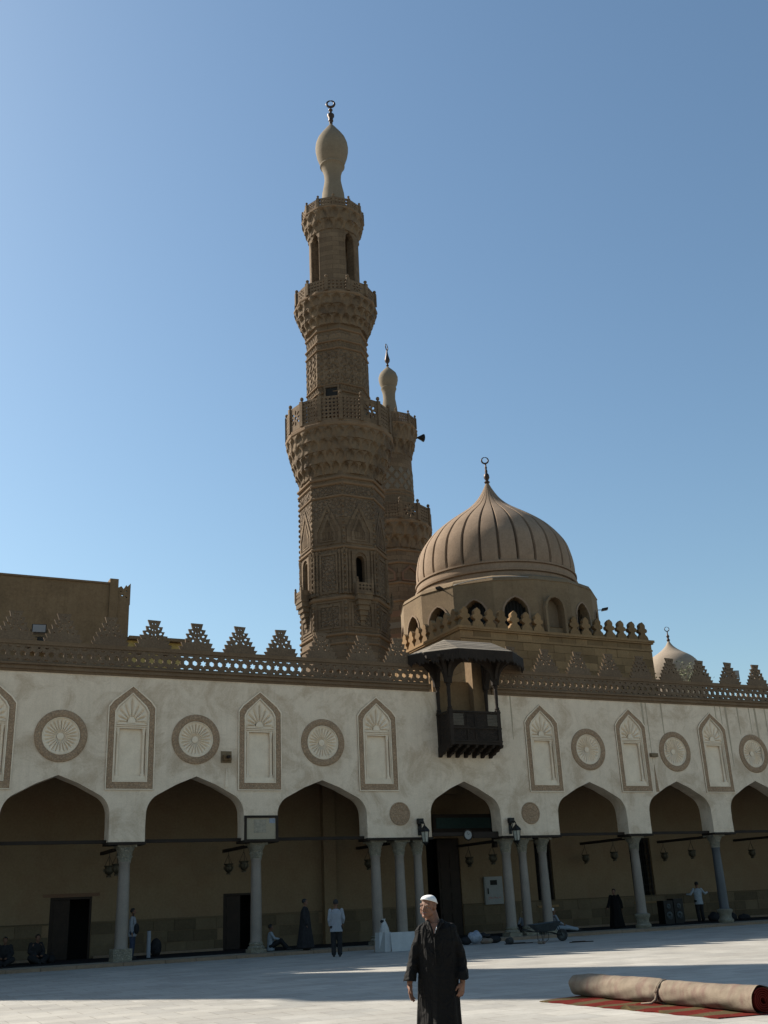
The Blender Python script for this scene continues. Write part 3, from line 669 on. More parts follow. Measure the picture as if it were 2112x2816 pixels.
fl, frt, bl, brt = (bx0+0.08, byf+0.07), (bx1-0.08, byf+0.07), (bx0+0.08, -0.1), (bx1, -0.1)
for (x, y), ds in ((fl, ((1, 0), (-.8, -.6), (0, -1), (0, 1), (-1, 0))), (frt, ((-1, 0), (.8, -.6), (0, -1), (0, 1), (1, 0))), (bl, ((-1, 0), (0, -1))), (brt, ((1, 0), (0, -1)))):
    for dx, dy in ds: bracket((x+dx*0.06, y+dy*0.06, zc), (dx, dy, 0), w_=0.14, h=1.15 if dy != -1 else 0.9, l=0.98 if abs(dx) == 1 else 0.8)
# canopy: splayed eaves with planked hipped roof
EA = [Vector(v) for v in ((21.1, -0.02, 11.93), (21.45, -0.9, 11.90), (22.5, -2.1, 11.88), (25.25, -2.1, 11.90), (26.6, -0.9, 11.93), (27.05, -0.02, 11.98))]
RL, RR = Vector((22.75, -0.45, 12.66)), Vector((25.2, -0.45, 12.68))
RLb, RRb = Vector((22.6, -0.02, 12.6)), Vector((25.35, -0.02, 12.62))
RID = [RLb, RL, RL, RR, RR, RRb]
for i in range(5):
    a, b_, c_, d_ = EA[i], EA[i+1], RID[i+1], RID[i]
    nb = 5
    for k in range(nb):
        v0, v1 = k/nb, (k+1)/nb
        q = [a.lerp(d_, v0), b_.lerp(c_, v0), b_.lerp(c_, min(1, v1+0.02)), a.lerp(d_, min(1, v1+0.02))]
        lift = Vector((0, 0, 0.02)); top = [q[0]+lift, q[1]+lift, q[2]+Vector((0, 0, 0.005)), q[3]+Vector((0, 0, 0.005))]
        bot = [p-Vector((0, 0, 0.025)) for p in top]
        if (q[2]-q[3]).length < 1e-4: top = top[:3]; bot = bot[:3]
        n = len(top)
        MB().add(top+bot, [tuple(range(n)), tuple(reversed(range(n, 2*n)))]+[(j, (j+1) % n, n+(j+1) % n, n+j) for j in range(n)]).obj('roof_board', 'canopy', wb)
m = MB(); P = EA+[Vector((p.x, p.y, p.z-0.12)) for p in EA]
m.add([p for p in P], [(0, 1, 2, 3, 4, 5), (6, 11, 10, 9, 8, 7)]+[(i, (i+1) % 6, 6+(i+1) % 6, 6+i) for i in range(6)])
m2 = MB(); m2.add([(v[0], v[1], v[2]-0.04) for v in m.v], m.f); m2.obj('soffit', 'wood', wb)
# hanging cut fringe along the eaves
fr = MB()
for i in range(5):
    a, b_ = EA[i], EA[i+1]; L = (b_-a).length; n = int(L/0.075); d = (b_-a)/n; nn = Vector((d.y, -d.x, 0)).normalized()*0.015
    for k in range(n):
        p = a+d*k; q = a+d*(k+1)-d*0.08; h = 0.36+0.05*((k*7) % 3)+0.06*sin(k*0.9+i*2)*sin(k*0.23)
        pr = [p, q, q-Vector((0, 0, h)), (p+q)/2-Vector((0, 0, h+0.09)), p-Vector((0, 0, h))]
        fr.add([v+nn for v in pr]+[v-nn for v in pr], [(0, 1, 2, 3, 4), (9, 8, 7, 6, 5)]+[(j, (j+1) % 5, 5+(j+1) % 5, 5+j) for j in range(5)])
fr.obj('fringe', 'wood', wb, kind='stuff')
for i in range(7):
    x = bx0+0.04+i*0.425
    o = [(0.0, 7.5), (-0.12, 7.5), (-0.2, 7.58), (-0.42, 7.6), (-0.5, 7.68), (-0.72, 7.7), (-0.82, 7.79), (-1.05, 7.81), (-1.12, 7.929), (0.0, 7.929)]
    m = MB(); n = len(o); tri = tessellate_polygon([[Vector((a, b, 0)) for a, b in o]])
    m.add([(x-0.065, a, b) for a, b in o]+[(x+0.065, a, b) for a, b in o], [tuple(t) for t in tri]+[tuple(i2+n for i2 in reversed(t)) for t in tri]+[(i2, (i2+1) % n, n+(i2+1) % n, n+i2) for i2 in range(n)])
    m.obj('corbel', 'wood', wb)
# doorway behind the balcony
MB().box(22.56, 24.42, 0.5, 0.62, 9.3, 11.0).obj('balcony_backing', 'brownwall', ar)
MB().box(24.42, 25.09, 0.1, 0.7, 9.3, 12.1).obj('doorway_pillar', 'brownwall', ar)
MB().box(25.12, 25.34, 0.0, 0.5, 10.38, 11.57).obj('parapet_pier', 'parapet', ar)

# ================================================================== MINARET HELPERS
def ngon(cx, cy, r, n, a0): return [(cx+r*cos(a0+2*pi*k/n), cy+r*sin(a0+2*pi*k/n)) for k in range(n)]
def ring(mb, cx, cy, n, a0, prof):
    """n-gon rings; prof = (r,z) list, closed top & bottom"""
    vs = []; fs = []
    for r, z in prof:
        for x, y in ngon(cx, cy, r, n, a0): vs.append((x, y, z))
    for i in range(len(prof)-1):
        for j in range(n): fs.append((i*n+j, i*n+(j+1) % n, (i+1)*n+(j+1) % n, (i+1)*n+j))
    fs.append(tuple(reversed(range(n)))); fs.append(tuple((len(prof)-1)*n+j for j in range(n)))
    return mb.add(vs, fs)
def muqarnas(cx, cy, r0_, r1_, z0, z1, tiers, cells, a0=0.0, flare=1.0):
    """stalactite corbelling as tiers of pointed hollow cells"""
    mb = MB(); sub = 10; nv = 9; nt = cells*sub; vs = []; rows = 0
    for k in range(tiers):
        ra = r0_+(r1_-r0_)*(k/tiers)**flare; rb = r0_+(r1_-r0_)*((k+1)/tiers)**flare
        za = z0+(z1-z0)*k/tiers; zb = z0+(z1-z0)*(k+1)/tiers; ph = 0.5 if k % 2 else 0.0
        for i in range(nv+1):
            v = i/nv; z = za+(zb-za)*v
            for j in range(nt):
                u = ((j/sub+ph) % 1.0)*2-1                      # -1..1 in the cell
                av = 1-abs(u)**1.5                               # pointed arch height
                top = 0.52+0.42*av                               # height of the pointed hood
                back = ra+(rb-ra)*0.22
                rib = ra+(rb-ra)*min(1.0, v*1.25)
                depth = back if v < top else rb
                if abs(u) > 0.78: depth = rib                    # hanging ribs between the cells
                if v >= 0.95: depth = rb
                t = a0+2*pi*j/nt; depth += 0.05*sin(t*7+k*2.1)*sin(t*13+z*3)+0.03*sin(t*41+k)*sin(z*9+t*5); vs.append((cx+depth*cos(t), cy+depth*sin(t), z))
            rows += 1
    fs = [(i*nt+j, i*nt+(j+1) % nt, (i+1)*nt+(j+1) % nt, (i+1)*nt+j) for i in range(rows-1) for j in range(nt)]
    fs.append(tuple(reversed(range(nt)))); fs.append(tuple((rows-1)*nt+j for j in range(nt)))
    return mb.add(vs, fs)
def pierced(w_, h, kind):
    H = []; m_ = 0.06
    if kind == 0:
        nx, nz = max(2, int((w_-0.1)/0.24)), max(2, int((h-0.15)/0.24)); sx, sz = (w_-0.1)/nx, (h-0.16)/nz
        for i in range(nx):
            for j in range(nz):
                H.append([(0.05+(i+.5)*sx+0.085*cos(a*pi/4+.4), 0.08+(j+.5)*sz+0.085*sin(a*pi/4+.4)) for a in range(8)])
    elif kind == 1:
        cx_, cz2 = w_/2, h/2
        for a in range(8):
            t = a*pi/4; c = (cx_+0.29*min(w_, h)*cos(t), cz2+0.29*min(w_, h)*sin(t)); H.append(drop(c[0], c[1], 0.12*min(w_, h), 0.5, t))
        H.append(hexa(cx_, cz2, 0.09*min(w_, h)))
        for sx in (-1, 1):
            for sz in (-1, 1): H.append(drop(cx_+sx*(w_/2-0.11), cz2+sz*(h/2-0.13), 0.055, 1, 0.0, 5))
            if h > 1.3*w_:
                for k in (-1, 1): H.append(drop(cx_+sx*0.12, cz2+k*(h/2-0.2), 0.06, 0.7, sx*.6))
    else:
        nx, nz = max(2, int(w_/0.22)), max(2, int(h/0.26)); sx, sz = (w_-0.1)/nx, (h-0.14)/nz
        for i in range(nx):
            for j in range(nz):
                H.append(star(0.05+(i+.5)*sx, 0.07+(j+.5)*sz, 0.42*min(sx, sz), 4, 0.45))
    return [q[::-1] if sum((q[i][0]*q[(i+1) % len(q)][1]-q[(i+1) % len(q)][0]*q[i][1]) for i in range(len(q))) > 0 else q for q in H]
def balcony_rail(par, cx, cy, r, z0, z1, n, a0, mat, posth=0.28, kinds=(0, 1, 2), skip=None):
    """n pierced panels between n posts with ball finials; all children of par"""
    w_ = 2*r*sin(pi/n); h = z1-z0; pw = 0.13 if r > 2.6 else 0.10
    pm = {}; post_p = None
    for k in range(n):
        t = a0+2*pi*k/n; t2 = a0+2*pi*(k+1)/n
        p0 = Vector((cx+r*cos(t), cy+r*sin(t), z0)); p1 = Vector((cx+r*cos(t2), cy+r*sin(t2), z0)); kk = kinds[k % len(kinds)]
        ang = atan2(p1.y-p0.y, p1.x-p0.x); off = par.location
        if kk not in pm:
            pm[kk] = MB().plate([(0.0, 0.0), (w_, 0.0), (w_, h), (0.0, h)], pierced(w_, h, kk), -0.05, 0.05).obj('pierced_panel', mat, par, loc=p0-off); pm[kk].rotation_euler = (0, 0, ang)
        else: inst(pm[kk], par, p0-off, ang)
        if post_p is None:
            m = MB().box(-pw, pw, -pw, pw, -0.03, h+0.04); m.lathe([(pw*0.8, h+0.04), (pw*0.45, h+0.09), (pw*0.5, h+0.12), (pw*0.98, h+0.2), (pw*0.9, h+posth-0.02), (0.02, h+posth+0.06)], 10)
            post_p = m.obj('rail_post', mat, par, loc=p0-off); post_p.rotation_euler = (0, 0, t)
        else: inst(post_p, par, p0-off, t)
def finial_ring(mb, x, y, z, R, ang, fat=1.0):
    """crescent nearly closed, in the vertical plane at angle ang"""
    pts = []; rad = []
    for i in range(29):
        t = pi/2+0.03+(2*pi-0.06)*i/28; pts.append((x+R*cos(t)*cos(ang), y+R*cos(t)*sin(ang), z+R*sin(t))); rad.append(R*0.30*fat*(0.42+0.58*sin(pi*i/28)))
    mb.tube(pts, rad, 8)
def facet_frame(cx, cy, r, k, a0):
    """centre, outward, tangent of facet k of an octagon"""
    am = a0+2*pi*(k+0.5)/8; ap = r*cos(pi/8)
    return Vector((cx+ap*cos(am), cy+ap*sin(am), 0)), Vector((cos(am), sin(am), 0)), Vector((-sin(am), cos(am), 0))
def on_facet(mb, c, o, t, shape, z0=0.0):
    """shape built in x (tangent), y (outward negative), z; placed on facet"""
    mb.add([c+t*v[0]-o*v[1]+Vector((0, 0, v[2]+z0)) for v in shape.v], shape.f)

# ================================================================== MAIN MINARET
mx, my = 27.08, 20.0
mn = thing('carved_minaret', 'tall carved stone minaret with three balconies and a pale bulb finial, the higher one', 'minaret', (mx, my, 0))
A8 = radians(22.5)
R1 = 2.88; fwid = 2*R1*sin(pi/8)
m = MB(); ring(m, mx, my, 8, A8, [(R1+0.12, -0.4), (R1+0.12, 15.2), (R1+0.04, 15.35), (R1+0.02, 16.9), (R1, 20.1)]); m.obj('base_shaft', 'minaret', mn)
# niche storey: plates with real window openings on the four cardinal faces
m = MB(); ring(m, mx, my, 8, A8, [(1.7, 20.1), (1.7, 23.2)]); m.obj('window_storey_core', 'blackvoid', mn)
def arch_hole(w_, z0, z1, n=6):
    return [(-w_, z0), (w_, z0), (w_, z1-w_*1.1)] + [(w_*cos(i*pi/(2*n))**1.0, z1-w_*1.1+w_*1.1*sin(i*pi/(2*n))) for i in range(1, n)] + [(0, z1)] + [(-w_*cos(i*pi/(2*n)), z1-w_*1.1+w_*1.1*sin(i*pi/(2*n))) for i in range(n-1, 0, -1)] + [(-w_, z1-w_*1.1)]
for k in range(8):
    c, o, t = facet_frame(mx, my, R1, k, A8); am = A8+2*pi*(k+0.5)/8; card = abs(round(am/(pi/2))*(pi/2)-am) < 0.1
    s = MB(); hw = fwid/2-0.002
    s.plate([(-hw, 20.1), (hw, 20.1), (hw, 23.2), (-hw, 23.2)], [arch_hole(0.3, 20.4, 22.75)[::-1]] if card else [], 0.0, 0.42)
    q = MB(); on_facet(q, c, o, t, s); q.obj('niche_wall', 'mincarve' if not card else 'minaret', mn)
    # recess frame and colonnettes
    q = MB(); s = MB()
    if card:
        s.plate([(-0.62, 20.2), (0.62, 20.2), (0.62, 23.0), (-0.62, 23.0)], [arch_hole(0.42, 20.3, 22.95)[::-1]], -0.10, -0.001)
    else:
        s.plate([(-0.62, 20.25), (0.62, 20.25), (0.62, 22.95), (-0.62, 22.95)], [[(-0.5, 20.4), (-0.5, 22.8), (0.5, 22.8), (0.5, 20.4)]], -0.06, -0.001)
    on_facet(q, c, o, t, s); q.obj('niche_frame', 'minaret', mn)
    q = MB()
    for sx in (-0.82, -1.02, 0.82, 1.02):
        prof = [(0.10, 20.15), (0.10, 20.3), (0.065, 20.36)]+[(0.065+0.018*((i) % 2), 20.42+i*0.14) for i in range(17)]+[(0.075, 22.85), (0.11, 22.95), (0.11, 23.1)]
        s = MB().lathe(prof, 8, (sx*0.97, -0.05)); on_facet(q, c, o, t, s)
    q.obj('colonnette_group', 'minaret', mn, smooth=SM, kind='stuff')
    # relief panels: keel-arch storey
    q = MB(); s = MB(); z0, z1 = 23.55, 26.75
    ko = [(-0.92, z0), (0.92, z0), (0.92, z0+1.0), (0, z1-0.35), (-0.92, z0+1.0)]
    ki = [(-0.72, z0+0.12), (0.72, z0+0.12), (0.72, z0+0.92), (0, z1-0.75), (-0.72, z0+0.92)]
    s.plate(ko, [ki[::-1]], -0.065, -0.001)
    s.plate([(-0.55, z0+0.2), (0.55, z0+0.2), (0.55, z0+0.8), (0, z1-1.1), (-0.55, z0+0.8)], [[(-0.38, z0+0.3), (-0.38, z0+0.75), (0, z1-1.45), (0.38, z0+0.75), (0.38, z0+0.3)]], -0.045, -0.001)
    for i in range(-3, 4):
        s.plate([(i*0.13-0.035, z0+0.35), (i*0.13+0.035, z0+0.35), (i*0.05+0.01, z1-1.5-abs(i)*0.1), (i*0.05-0.01, z1-1.5-abs(i)*0.1)], [], -0.04, -0.001)
    on_facet(q, c, o, t, s); q.obj('keel_hood', 'minaret', mn)
    # square carved panel lower down
    q = MB(); s = MB(); s.plate([(-0.75, 17.95), (0.75, 17.95), (0.75, 19.5), (-0.75, 19.5)], [[(-0.62, 18.08), (-0.62, 19.37), (0.62, 19.37), (0.62, 18.08)]], -0.05, -0.001)
    s.plate([(-0.95, 17.75), (0.95, 17.75), (0.95, 19.7), (-0.95, 19.7)], [[(-0.88, 17.82), (-0.88, 19.63), (0.88, 19.63), (0.88, 17.82)]], -0.04, -0.001)
    on_facet(q, c+Vector((0, 0, 0))+o*0.015, o, t, s); q.obj('panel_frame', 'minaret', mn)
    def relief(w_, za, zb, amp, fx, fz, ph=0.0, y=-0.005):
        nu, nv = 36, int(36*(zb-za)/(2*w_)); s = MB()
        def f(u, v):
            x = -w_+2*w_*u; z = za+(zb-za)*v
            a = sin(fx*x+1.3*sin(fz*z+ph))*cos(fz*z+1.1*sin(fx*x*1.3)); b = sin(fx*0.7*x-fz*0.9*z+ph)*cos(fx*x*.6+fz*.8*z)
            e = min(u, 1-u, v, 1-v); hgt = amp*(max(0, a)**0.4+0.6*max(0, b)**0.5)*(1 if e > 0.03 else 0)
            return (x, y-hgt, z)
        return s.grid(nu, nv, f)
    q = MB(); on_facet(q, c+o*0.015, o, t, relief(0.6, 18.1, 19.35, 0.035, 16, 16)); 
    if not card: on_facet(q, c, o, t, relief(0.5, 20.4, 22.8, 0.035, 15, 15, 1.0))
    on_facet(q, c, o, t, relief(0.98, 26.95, 27.6, 0.035, 20, 13, 2.0))
    on_facet(q, c, o, t, relief(1.02, 25.3, 26.72, 0.03, 14, 14, 0.5, y=-0.002)); q.obj('arabesque_relief', 'mincarve', mn, kind='stuff')
    if card:
        # small projecting balcony on a stalactite bracket
        q = MB(); s = MB().box(-0.56, 0.56, -0.62, -0.102, 20.02, 20.16); on_facet(q, c, o, t, s)
        s = MB(); 
        for i in range(6):
            v0, v1 = i/6, (i+1)/6; a0_, a1_ = 0.10+0.42*v0**1.3, 0.10+0.42*v1**1.3
            s.box(-a1_, a1_, -0.02-0.55*v1**1.2, 0.0, 18.1+1.92*v0, 18.1+1.92*v1)
        on_facet(q, c, o, t, s); bb = q.obj('window_balcony', 'muq', mn)
        for (xa, xb, ya, yb) in ((-0.52, 0.52, -0.6, -0.54),):
            q = MB(); s = MB().plate([(xa, 20.16), (xb, 20.16), (xb, 20.78), (xa, 20.78)], [[(a+xa, b+20.16) for a, b in hh] for hh in pierced(1.04, 0.62, 2)], ya, yb); on_facet(q, c, o, t, s)
            q.obj('balcony_panel', 'minaret', mn)
        for sx in (-1, 1):
            q = MB(); s = MB().box(sx*0.5-0.05, sx*0.5+0.05, -0.538, -0.102, 20.161, 20.78).box(sx*0.52-0.07, sx*0.52+0.07, -0.65, -0.53, 20.16, 20.95); s.lathe([(0.04, 20.95), (0.075, 21.03), (0.06, 21.1), (0.01, 21.14)], 8, (sx*0.52, -0.59)); on_facet(q, c, o, t, s)
            q.obj('balcony_post', 'minaret', mn)
m = MB(); ring(m, mx, my, 8, A8, [(R1, 23.2), (R1, 28.7)]); m.obj('upper_octagon', 'minaret', mn)
for z0, z1, e in ((15.2, 15.33, 0.2), (16.9, 17.02, 0.1), (17.45, 17.6, 0.14), (19.8, 20.0, 0.12), (23.2, 23.35, 0.12), (26.78, 26.9, 0.10), (27.65, 27.8, 0.12), (28.05, 28.2, 0.16)):
    m = MB(); ring(m, mx, my, 8, A8, [(R1+e*0.5, z0), (R1+e, z0+(z1-z0)*0.4), (R1+e, z1), (R1+0.01, z1+0.05)]); m.obj('string_course', 'cornice', mn)
q = MB()
for k in range(8):
    t = A8+2*pi*k/8
    for i in range(34):
        z = 15.4+i*0.37
        if 17.4 < z < 17.65 or 19.75 < z < 20.1: continue
        q.ball((mx+(R1+0.01)*cos(t), my+(R1+0.01)*sin(t), z), 0.095, 6, 4, (1, 1, 1.3))
q.obj('corner_roll', 'minaret', mn, smooth=True, kind='stuff')
muqarnas(mx, my, 2.75, 3.72, 28.45, 31.5, 4, 30, 0.1, 0.8).obj('lower_muqarnas', 'muq', mn, smooth=radians(30))
m = MB(); ring(m, mx, my, 16, 0.1, [(3.70, 31.5), (3.80, 31.62), (3.80, 31.8), (3.74, 31.86), (3.74, 31.97)]); m.obj('balcony_slab', 'cornice', mn)
balcony_rail(mn, mx, my, 3.66, 31.97, 33.75, 16, radians(-114+2), 'minaret', 0.34)
# second tier: round-cornered shaft carved with zigzag straps
def zig_tier():
    mb = MB(); n = 256; nz = 74; z0, z1 = 31.97, 40.35; vs = []
    def rr_(t):
        a = (t-A8-radians(4)) % (pi/4) - pi/8; return 2.18*cos(pi/8)/cos(a)*1.0
    for i in range(nz):
        z = z0+(z1-z0)*i/(nz-1)
        for j in range(n):
            t = 2*pi*j/n; r = rr_(t)*0.985+0.03
            if 35.5 < z < 38.15:
                u = t/(2*pi)*24; v = (z-35.5)/0.52; tr = abs((v % 1.0)*2-1)
                h = cos(2*pi*(u+0.55*tr)); h2 = cos(2*pi*(u*1.0-0.9*tr+0.5)); r += 0.075*(1 if max(h, h2*0.96) > 0.25 else 0)
            elif 38.35 < z < 38.75 or 34.95 < z < 35.3:
                r += 0.05*(1 if cos(2*pi*(t/(2*pi)*48+(z*2.2))) > 0 else 0)
            elif 39.2 < z < 39.6: r += 0.04*(1 if sin(t*40)*sin(z*18) > 0 else 0)
            vs.append((mx+r*cos(t), my+r*sin(t), z))
    mb.add(vs, [(i*n+j, i*n+(j+1) % n, (i+1)*n+(j+1) % n, (i+1)*n+j) for i in range(nz-1) for j in range(n)])
    return mb
zig_tier().obj('zigzag_shaft', 'minaret', mn)
for z0, e in ((38.2, 0.07), (38.8, 0.08), (35.36, 0.07), (39.7, 0.07), (34.8, 0.06)):
    m = MB(); ring(m, mx, my, 8, A8+radians(4), [(2.24, z0), (2.24+e, z0+0.04), (2.24+e, z0+0.1), (2.22, z0+0.13)]); m.obj('string_course', 'cornice', mn)
# doorway above the lower balcony, toward the court
tdir = radians(-114-12); c = Vector((mx, my, 0)); o = Vector((cos(tdir), sin(tdir), 0)); t = Vector((-sin(tdir), cos(tdir), 0))
s = MB().box(-0.42, 0.42, -2.14, -1.6, 33.0, 35.15); q = MB(); on_facet(q, c, o, t, s); q.obj('doorway', 'blackvoid', mn)
s = MB().plate([(-0.55, 33.0), (0.55, 33.0), (0.55, 35.3), (-0.55, 35.3)], [[(-0.42, 33.1), (-0.42, 35.15), (0.42, 35.15), (0.42, 33.1)]], -2.24, -2.0); q = MB(); on_facet(q, c, o, t, s); q.obj('door_frame', 'minaret', mn)
muqarnas(mx, my, 2.22, 3.0, 40.2, 42.2, 3, 24, 0.0, 0.9).obj('middle_muqarnas', 'muq', mn, smooth=radians(30))
m = MB(); ring(m, mx, my, 12, 0.15, [(3.0, 42.2), (3.08, 42.3), (3.08, 42.42), (3.02, 42.5)]); m.obj('balcony_slab', 'cornice', mn)
balcony_rail(mn, mx, my, 2.94, 42.5, 43.45, 12, radians(-114+18-30), 'minaret', 0.30)
# lantern of four piers
for k in range(4):
    ac = radians(-118.7+90*k); hh = radians(30)
    out = [(mx+1.86*cos(ac+hh*v), my+1.86*sin(ac+hh*v)) for v in (-1, -.5, 0, .5, 1)]; inn = [(mx+1.2*cos(ac+hh*v), my+1.2*sin(ac+hh*v)) for v in (1, .5, 0, -.5, -1)]
    P = out+inn; n = len(P); m = MB()
    m.add([(x, y, 42.4) for x, y in P]+[(x, y, 48.9) for x, y in P], [tuple(range(n)), tuple(reversed(range(n, 2*n)))]+[(i, (i+1) % n, n+(i+1) % n, n+i) for i in range(n)])
    m.obj('lantern_pier', 'minaret', mn)
    for sg in (-1, 1):
        a = ac+hh*sg; MB().lathe([(0.12, 42.5), (0.08, 42.7), (0.08, 47.5), (0.13, 47.75), (0.13, 47.9)], 8, (mx+1.82*cos(a), my+1.82*sin(a))).obj('colonnette', 'minaret', mn, smooth=SM)
    # pointed head of the opening
    ag = radians(-118.7+45+90*k); c2 = Vector((mx, my, 0)); o2 = Vector((cos(ag), sin(ag), 0)); t2 = Vector((-sin(ag), cos(ag), 0))
    s = MB().plate([(-0.52, 47.6), (-0.52, 48.95), (0.52, 48.95), (0.52, 47.6), (0.3, 48.1), (0, 48.45), (-0.3, 48.1)], [], -1.8, -1.4); q = MB(); on_facet(q, c2, o2, t2, s); q.obj('arch_head', 'minaret', mn)
muqarnas(mx, my, 1.86, 2.32, 48.45, 50.05, 2, 16, 0.0, 0.9).obj('upper_muqarnas', 'muq', mn, smooth=radians(30))
m = MB(); ring(m, mx, my, 12, 0.15, [(2.34, 50.05), (2.40, 50.1), (2.40, 50.2), (2.34, 50.22)]); m.obj('balcony_slab', 'cornice', mn)
balcony_rail(mn, mx, my, 2.28, 50.22, 50.95, 12, radians(-114+2), 'minaret', 0.26)
MB().lathe([(1.05, 50.2), (0.98, 51.2), (0.84, 53.0), (0.72, 53.6), (0.63, 54.2), (0.66, 54.75), (0.78, 55.2), (0.88, 55.45), (0.96, 55.5), (0.96, 55.6), (0.88, 55.68), (1.02, 55.95), (1.18, 56.45), (1.27, 56.95), (1.28, 57.3), (1.23, 57.7), (1.08, 58.15), (0.82, 58.6), (0.55, 59.0), (0.32, 59.35), (0.14, 59.6), (0.08, 59.7)], 40, (mx+0.1, my)).obj('bulb_finial', 'bulb', mn, smooth=SM)
m = MB().lathe([(0.08, 59.65), (0.14, 59.75), (0.13, 59.9), (0.2, 60.0), (0.17, 60.25), (0.28, 60.45), (0.28, 60.6), (0.12, 60.75), (0.09, 60.95), (0.17, 61.05), (0.17, 61.12), (0.06, 61.2), (0.06, 61.4)], 16, (mx+0.1, my))
finial_ring(m, mx+0.12, my, 61.72, 0.31, -YAW, 1.1); m.obj('crescent_finial', 'bronze', mn, smooth=SM)

# the tower stands between the arcade roof and the mausoleum, on a raised terrace
mn.location = (24.62, 14.51, 0.147); mn.scale = (0.909, 0.909, 0.909)

# ================================================================== SECOND MINARET
nx, ny = 35.12, 28.0
m2_ = thing('slender_minaret', 'slimmer brown minaret with diamond inlay half hidden behind the tall carved one', 'minaret', (nx, ny, 0))
m = MB(); ring(m, nx, ny, 8, A8, [(2.45, 0), (2.42, 26.9)]); m.obj('base_shaft', 'minaret', m2_)
for i in range(9):
    z = 14.6+i*0.86; m = MB(); ring(m, nx, ny, 8, A8, [(2.46, z), (2.46, z+0.43)]); m.obj('stone_course', 'ablaq' if i % 2 else 'redblock', m2_)
for z in (22.6, 24.0, 25.6, 26.6):
    m = MB(); ring(m, nx, ny, 8, A8, [(2.46, z), (2.54, z+0.06), (2.54, z+0.14), (2.45, z+0.2)]); m.obj('string_course', 'cornice', m2_)
for k in range(8):
    c, o, t = facet_frame(nx, ny, 2.44, k, A8); q = MB(); s = MB()
    s.plate([(-0.7, 24.25), (0.7, 24.25), (0.7, 24.9), (0, 25.5), (-0.7, 24.9)], [[(-0.55, 24.35), (-0.55, 24.85), (0, 25.3), (0.55, 24.85), (0.55, 24.35)]], -0.09, -0.001); on_facet(q, c, o, t, s); q.obj('keel_hood', 'redblock', m2_)
muqarnas(nx, ny, 2.36, 2.92, 26.9, 28.75, 2, 20, 0.0, 0.9).obj('lower_muqarnas', 'muq', m2_, smooth=radians(30))
m = MB(); ring(m, nx, ny, 12, 0, [(2.94, 28.75), (3.0, 28.85), (3.0, 29.0), (2.95, 29.05)]); m.obj('balcony_slab', 'cornice', m2_)
balcony_rail(m2_, nx, ny, 2.9, 29.05, 30.4, 12, radians(-106), 'minaret', 0.32, (1, 2))
m = MB().lathe([(1.72, 29.0), (1.68, 35.2)], 32, (nx, ny)); m.obj('shaft', 'minaret', m2_, smooth=SM)
proto = None
for row in range(4):
    for k in range(14):
        t = 2*pi*(k+0.5*(row % 2))/14; z = 32.2+row*0.45
        s = MB().add([(0, -0.3, -0.3*0+0), (0.012, 0, -0.30), (0.012, 0.22, 0), (0.012, 0, 0.30), (0.012, -0.22, 0)], [(1, 2, 3, 4)])
        if proto is None:
            pr_ = MB().add([(-0.03, 0, -0.3), (-0.03, 0.24, 0), (-0.03, 0, 0.3), (-0.03, -0.24, 0), (0.02, 0, -0.3), (0.02, 0.24, 0), (0.02, 0, 0.3), (0.02, -0.24, 0)], [(0, 1, 2, 3), (4, 5, 6, 7), (0, 1, 5, 4), (1, 2, 6, 5), (2, 3, 7, 6), (3, 0, 4, 7)])
            proto = pr_.obj('inlay_stone', 'ablaq', m2_, loc=Vector((1.695*cos(t), 1.695*sin(t), z))); proto.rotation_euler = (0, 0, t)
        else: inst(proto, m2_, Vector((1.695*cos(t), 1.695*sin(t), z)), t)
for z in (31.5, 31.8): m = MB().lathe([(1.72, z), (1.75, z+0.05), (1.75, z+0.12), (1.7, z+0.15)], 32, (nx, ny)).obj('string_course', 'cornice', m2_, smooth=SM)
muqarnas(nx, ny, 1.68, 2.22, 35.0, 37.35, 2, 18, 0.0, 0.9).obj('upper_muqarnas', 'muq', m2_, smooth=radians(30))
m = MB(); ring(m, nx, ny, 12, 0, [(2.24, 37.35), (2.3, 37.42), (2.3, 37.52), (2.25, 37.55)]); m.obj('balcony_slab', 'cornice', m2_)
balcony_rail(m2_, nx, ny, 2.2, 37.55, 38.4, 12, radians(-101), 'minaret', 0.28, (2, 1))
MB().lathe([(0.8, 37.5), (0.7, 38.8), (0.6, 39.9), (0.50, 40.6), (0.52, 41.1), (0.60, 41.45), (0.64, 41.5), (0.64, 41.58), (0.56, 41.65), (0.72, 41.95), (0.80, 42.35), (0.80, 42.6), (0.68, 42.95), (0.42, 43.25), (0.18, 43.5), (0.05, 43.65)], 32, (nx+0.15, ny)).obj('bulb_finial', 'bulb', m2_, smooth=SM)
m = MB().lathe([(0.05, 43.6), (0.13, 43.75), (0.05, 43.9), (0.2, 44.1), (0.22, 44.3), (0.12, 44.7), (0.07, 45.0), (0.05, 45.25)], 12, (nx+0.15, ny)); finial_ring(m, nx+0.15, ny, 45.5, 0.27, pi/2-YAW-0.35, 0.6); m.obj('crescent_finial', 'bronze', m2_, smooth=SM)
ls_ = thing('loudspeaker', 'small dark loudspeaker on the slimmer minaret just below its top balcony', 'loudspeaker', (nx+2.35, ny-0.4, 37.3))
m = MB(); m.tube([(-0.3, 0, 0), (0.0, 0, 0.0), (0.12, -.02, 0), (0.4, -0.05, 0.02), (0.55, -0.06, 0.03)], [0.05, 0.06, 0.12, 0.26, 0.34], 14); m.obj('horn', 'iron', ls_, smooth=SM, world=False)
MB().box(-0.5, -0.02, -0.03, 0.03, -0.12, -0.07).obj('bracket', 'iron', ls_, world=False)

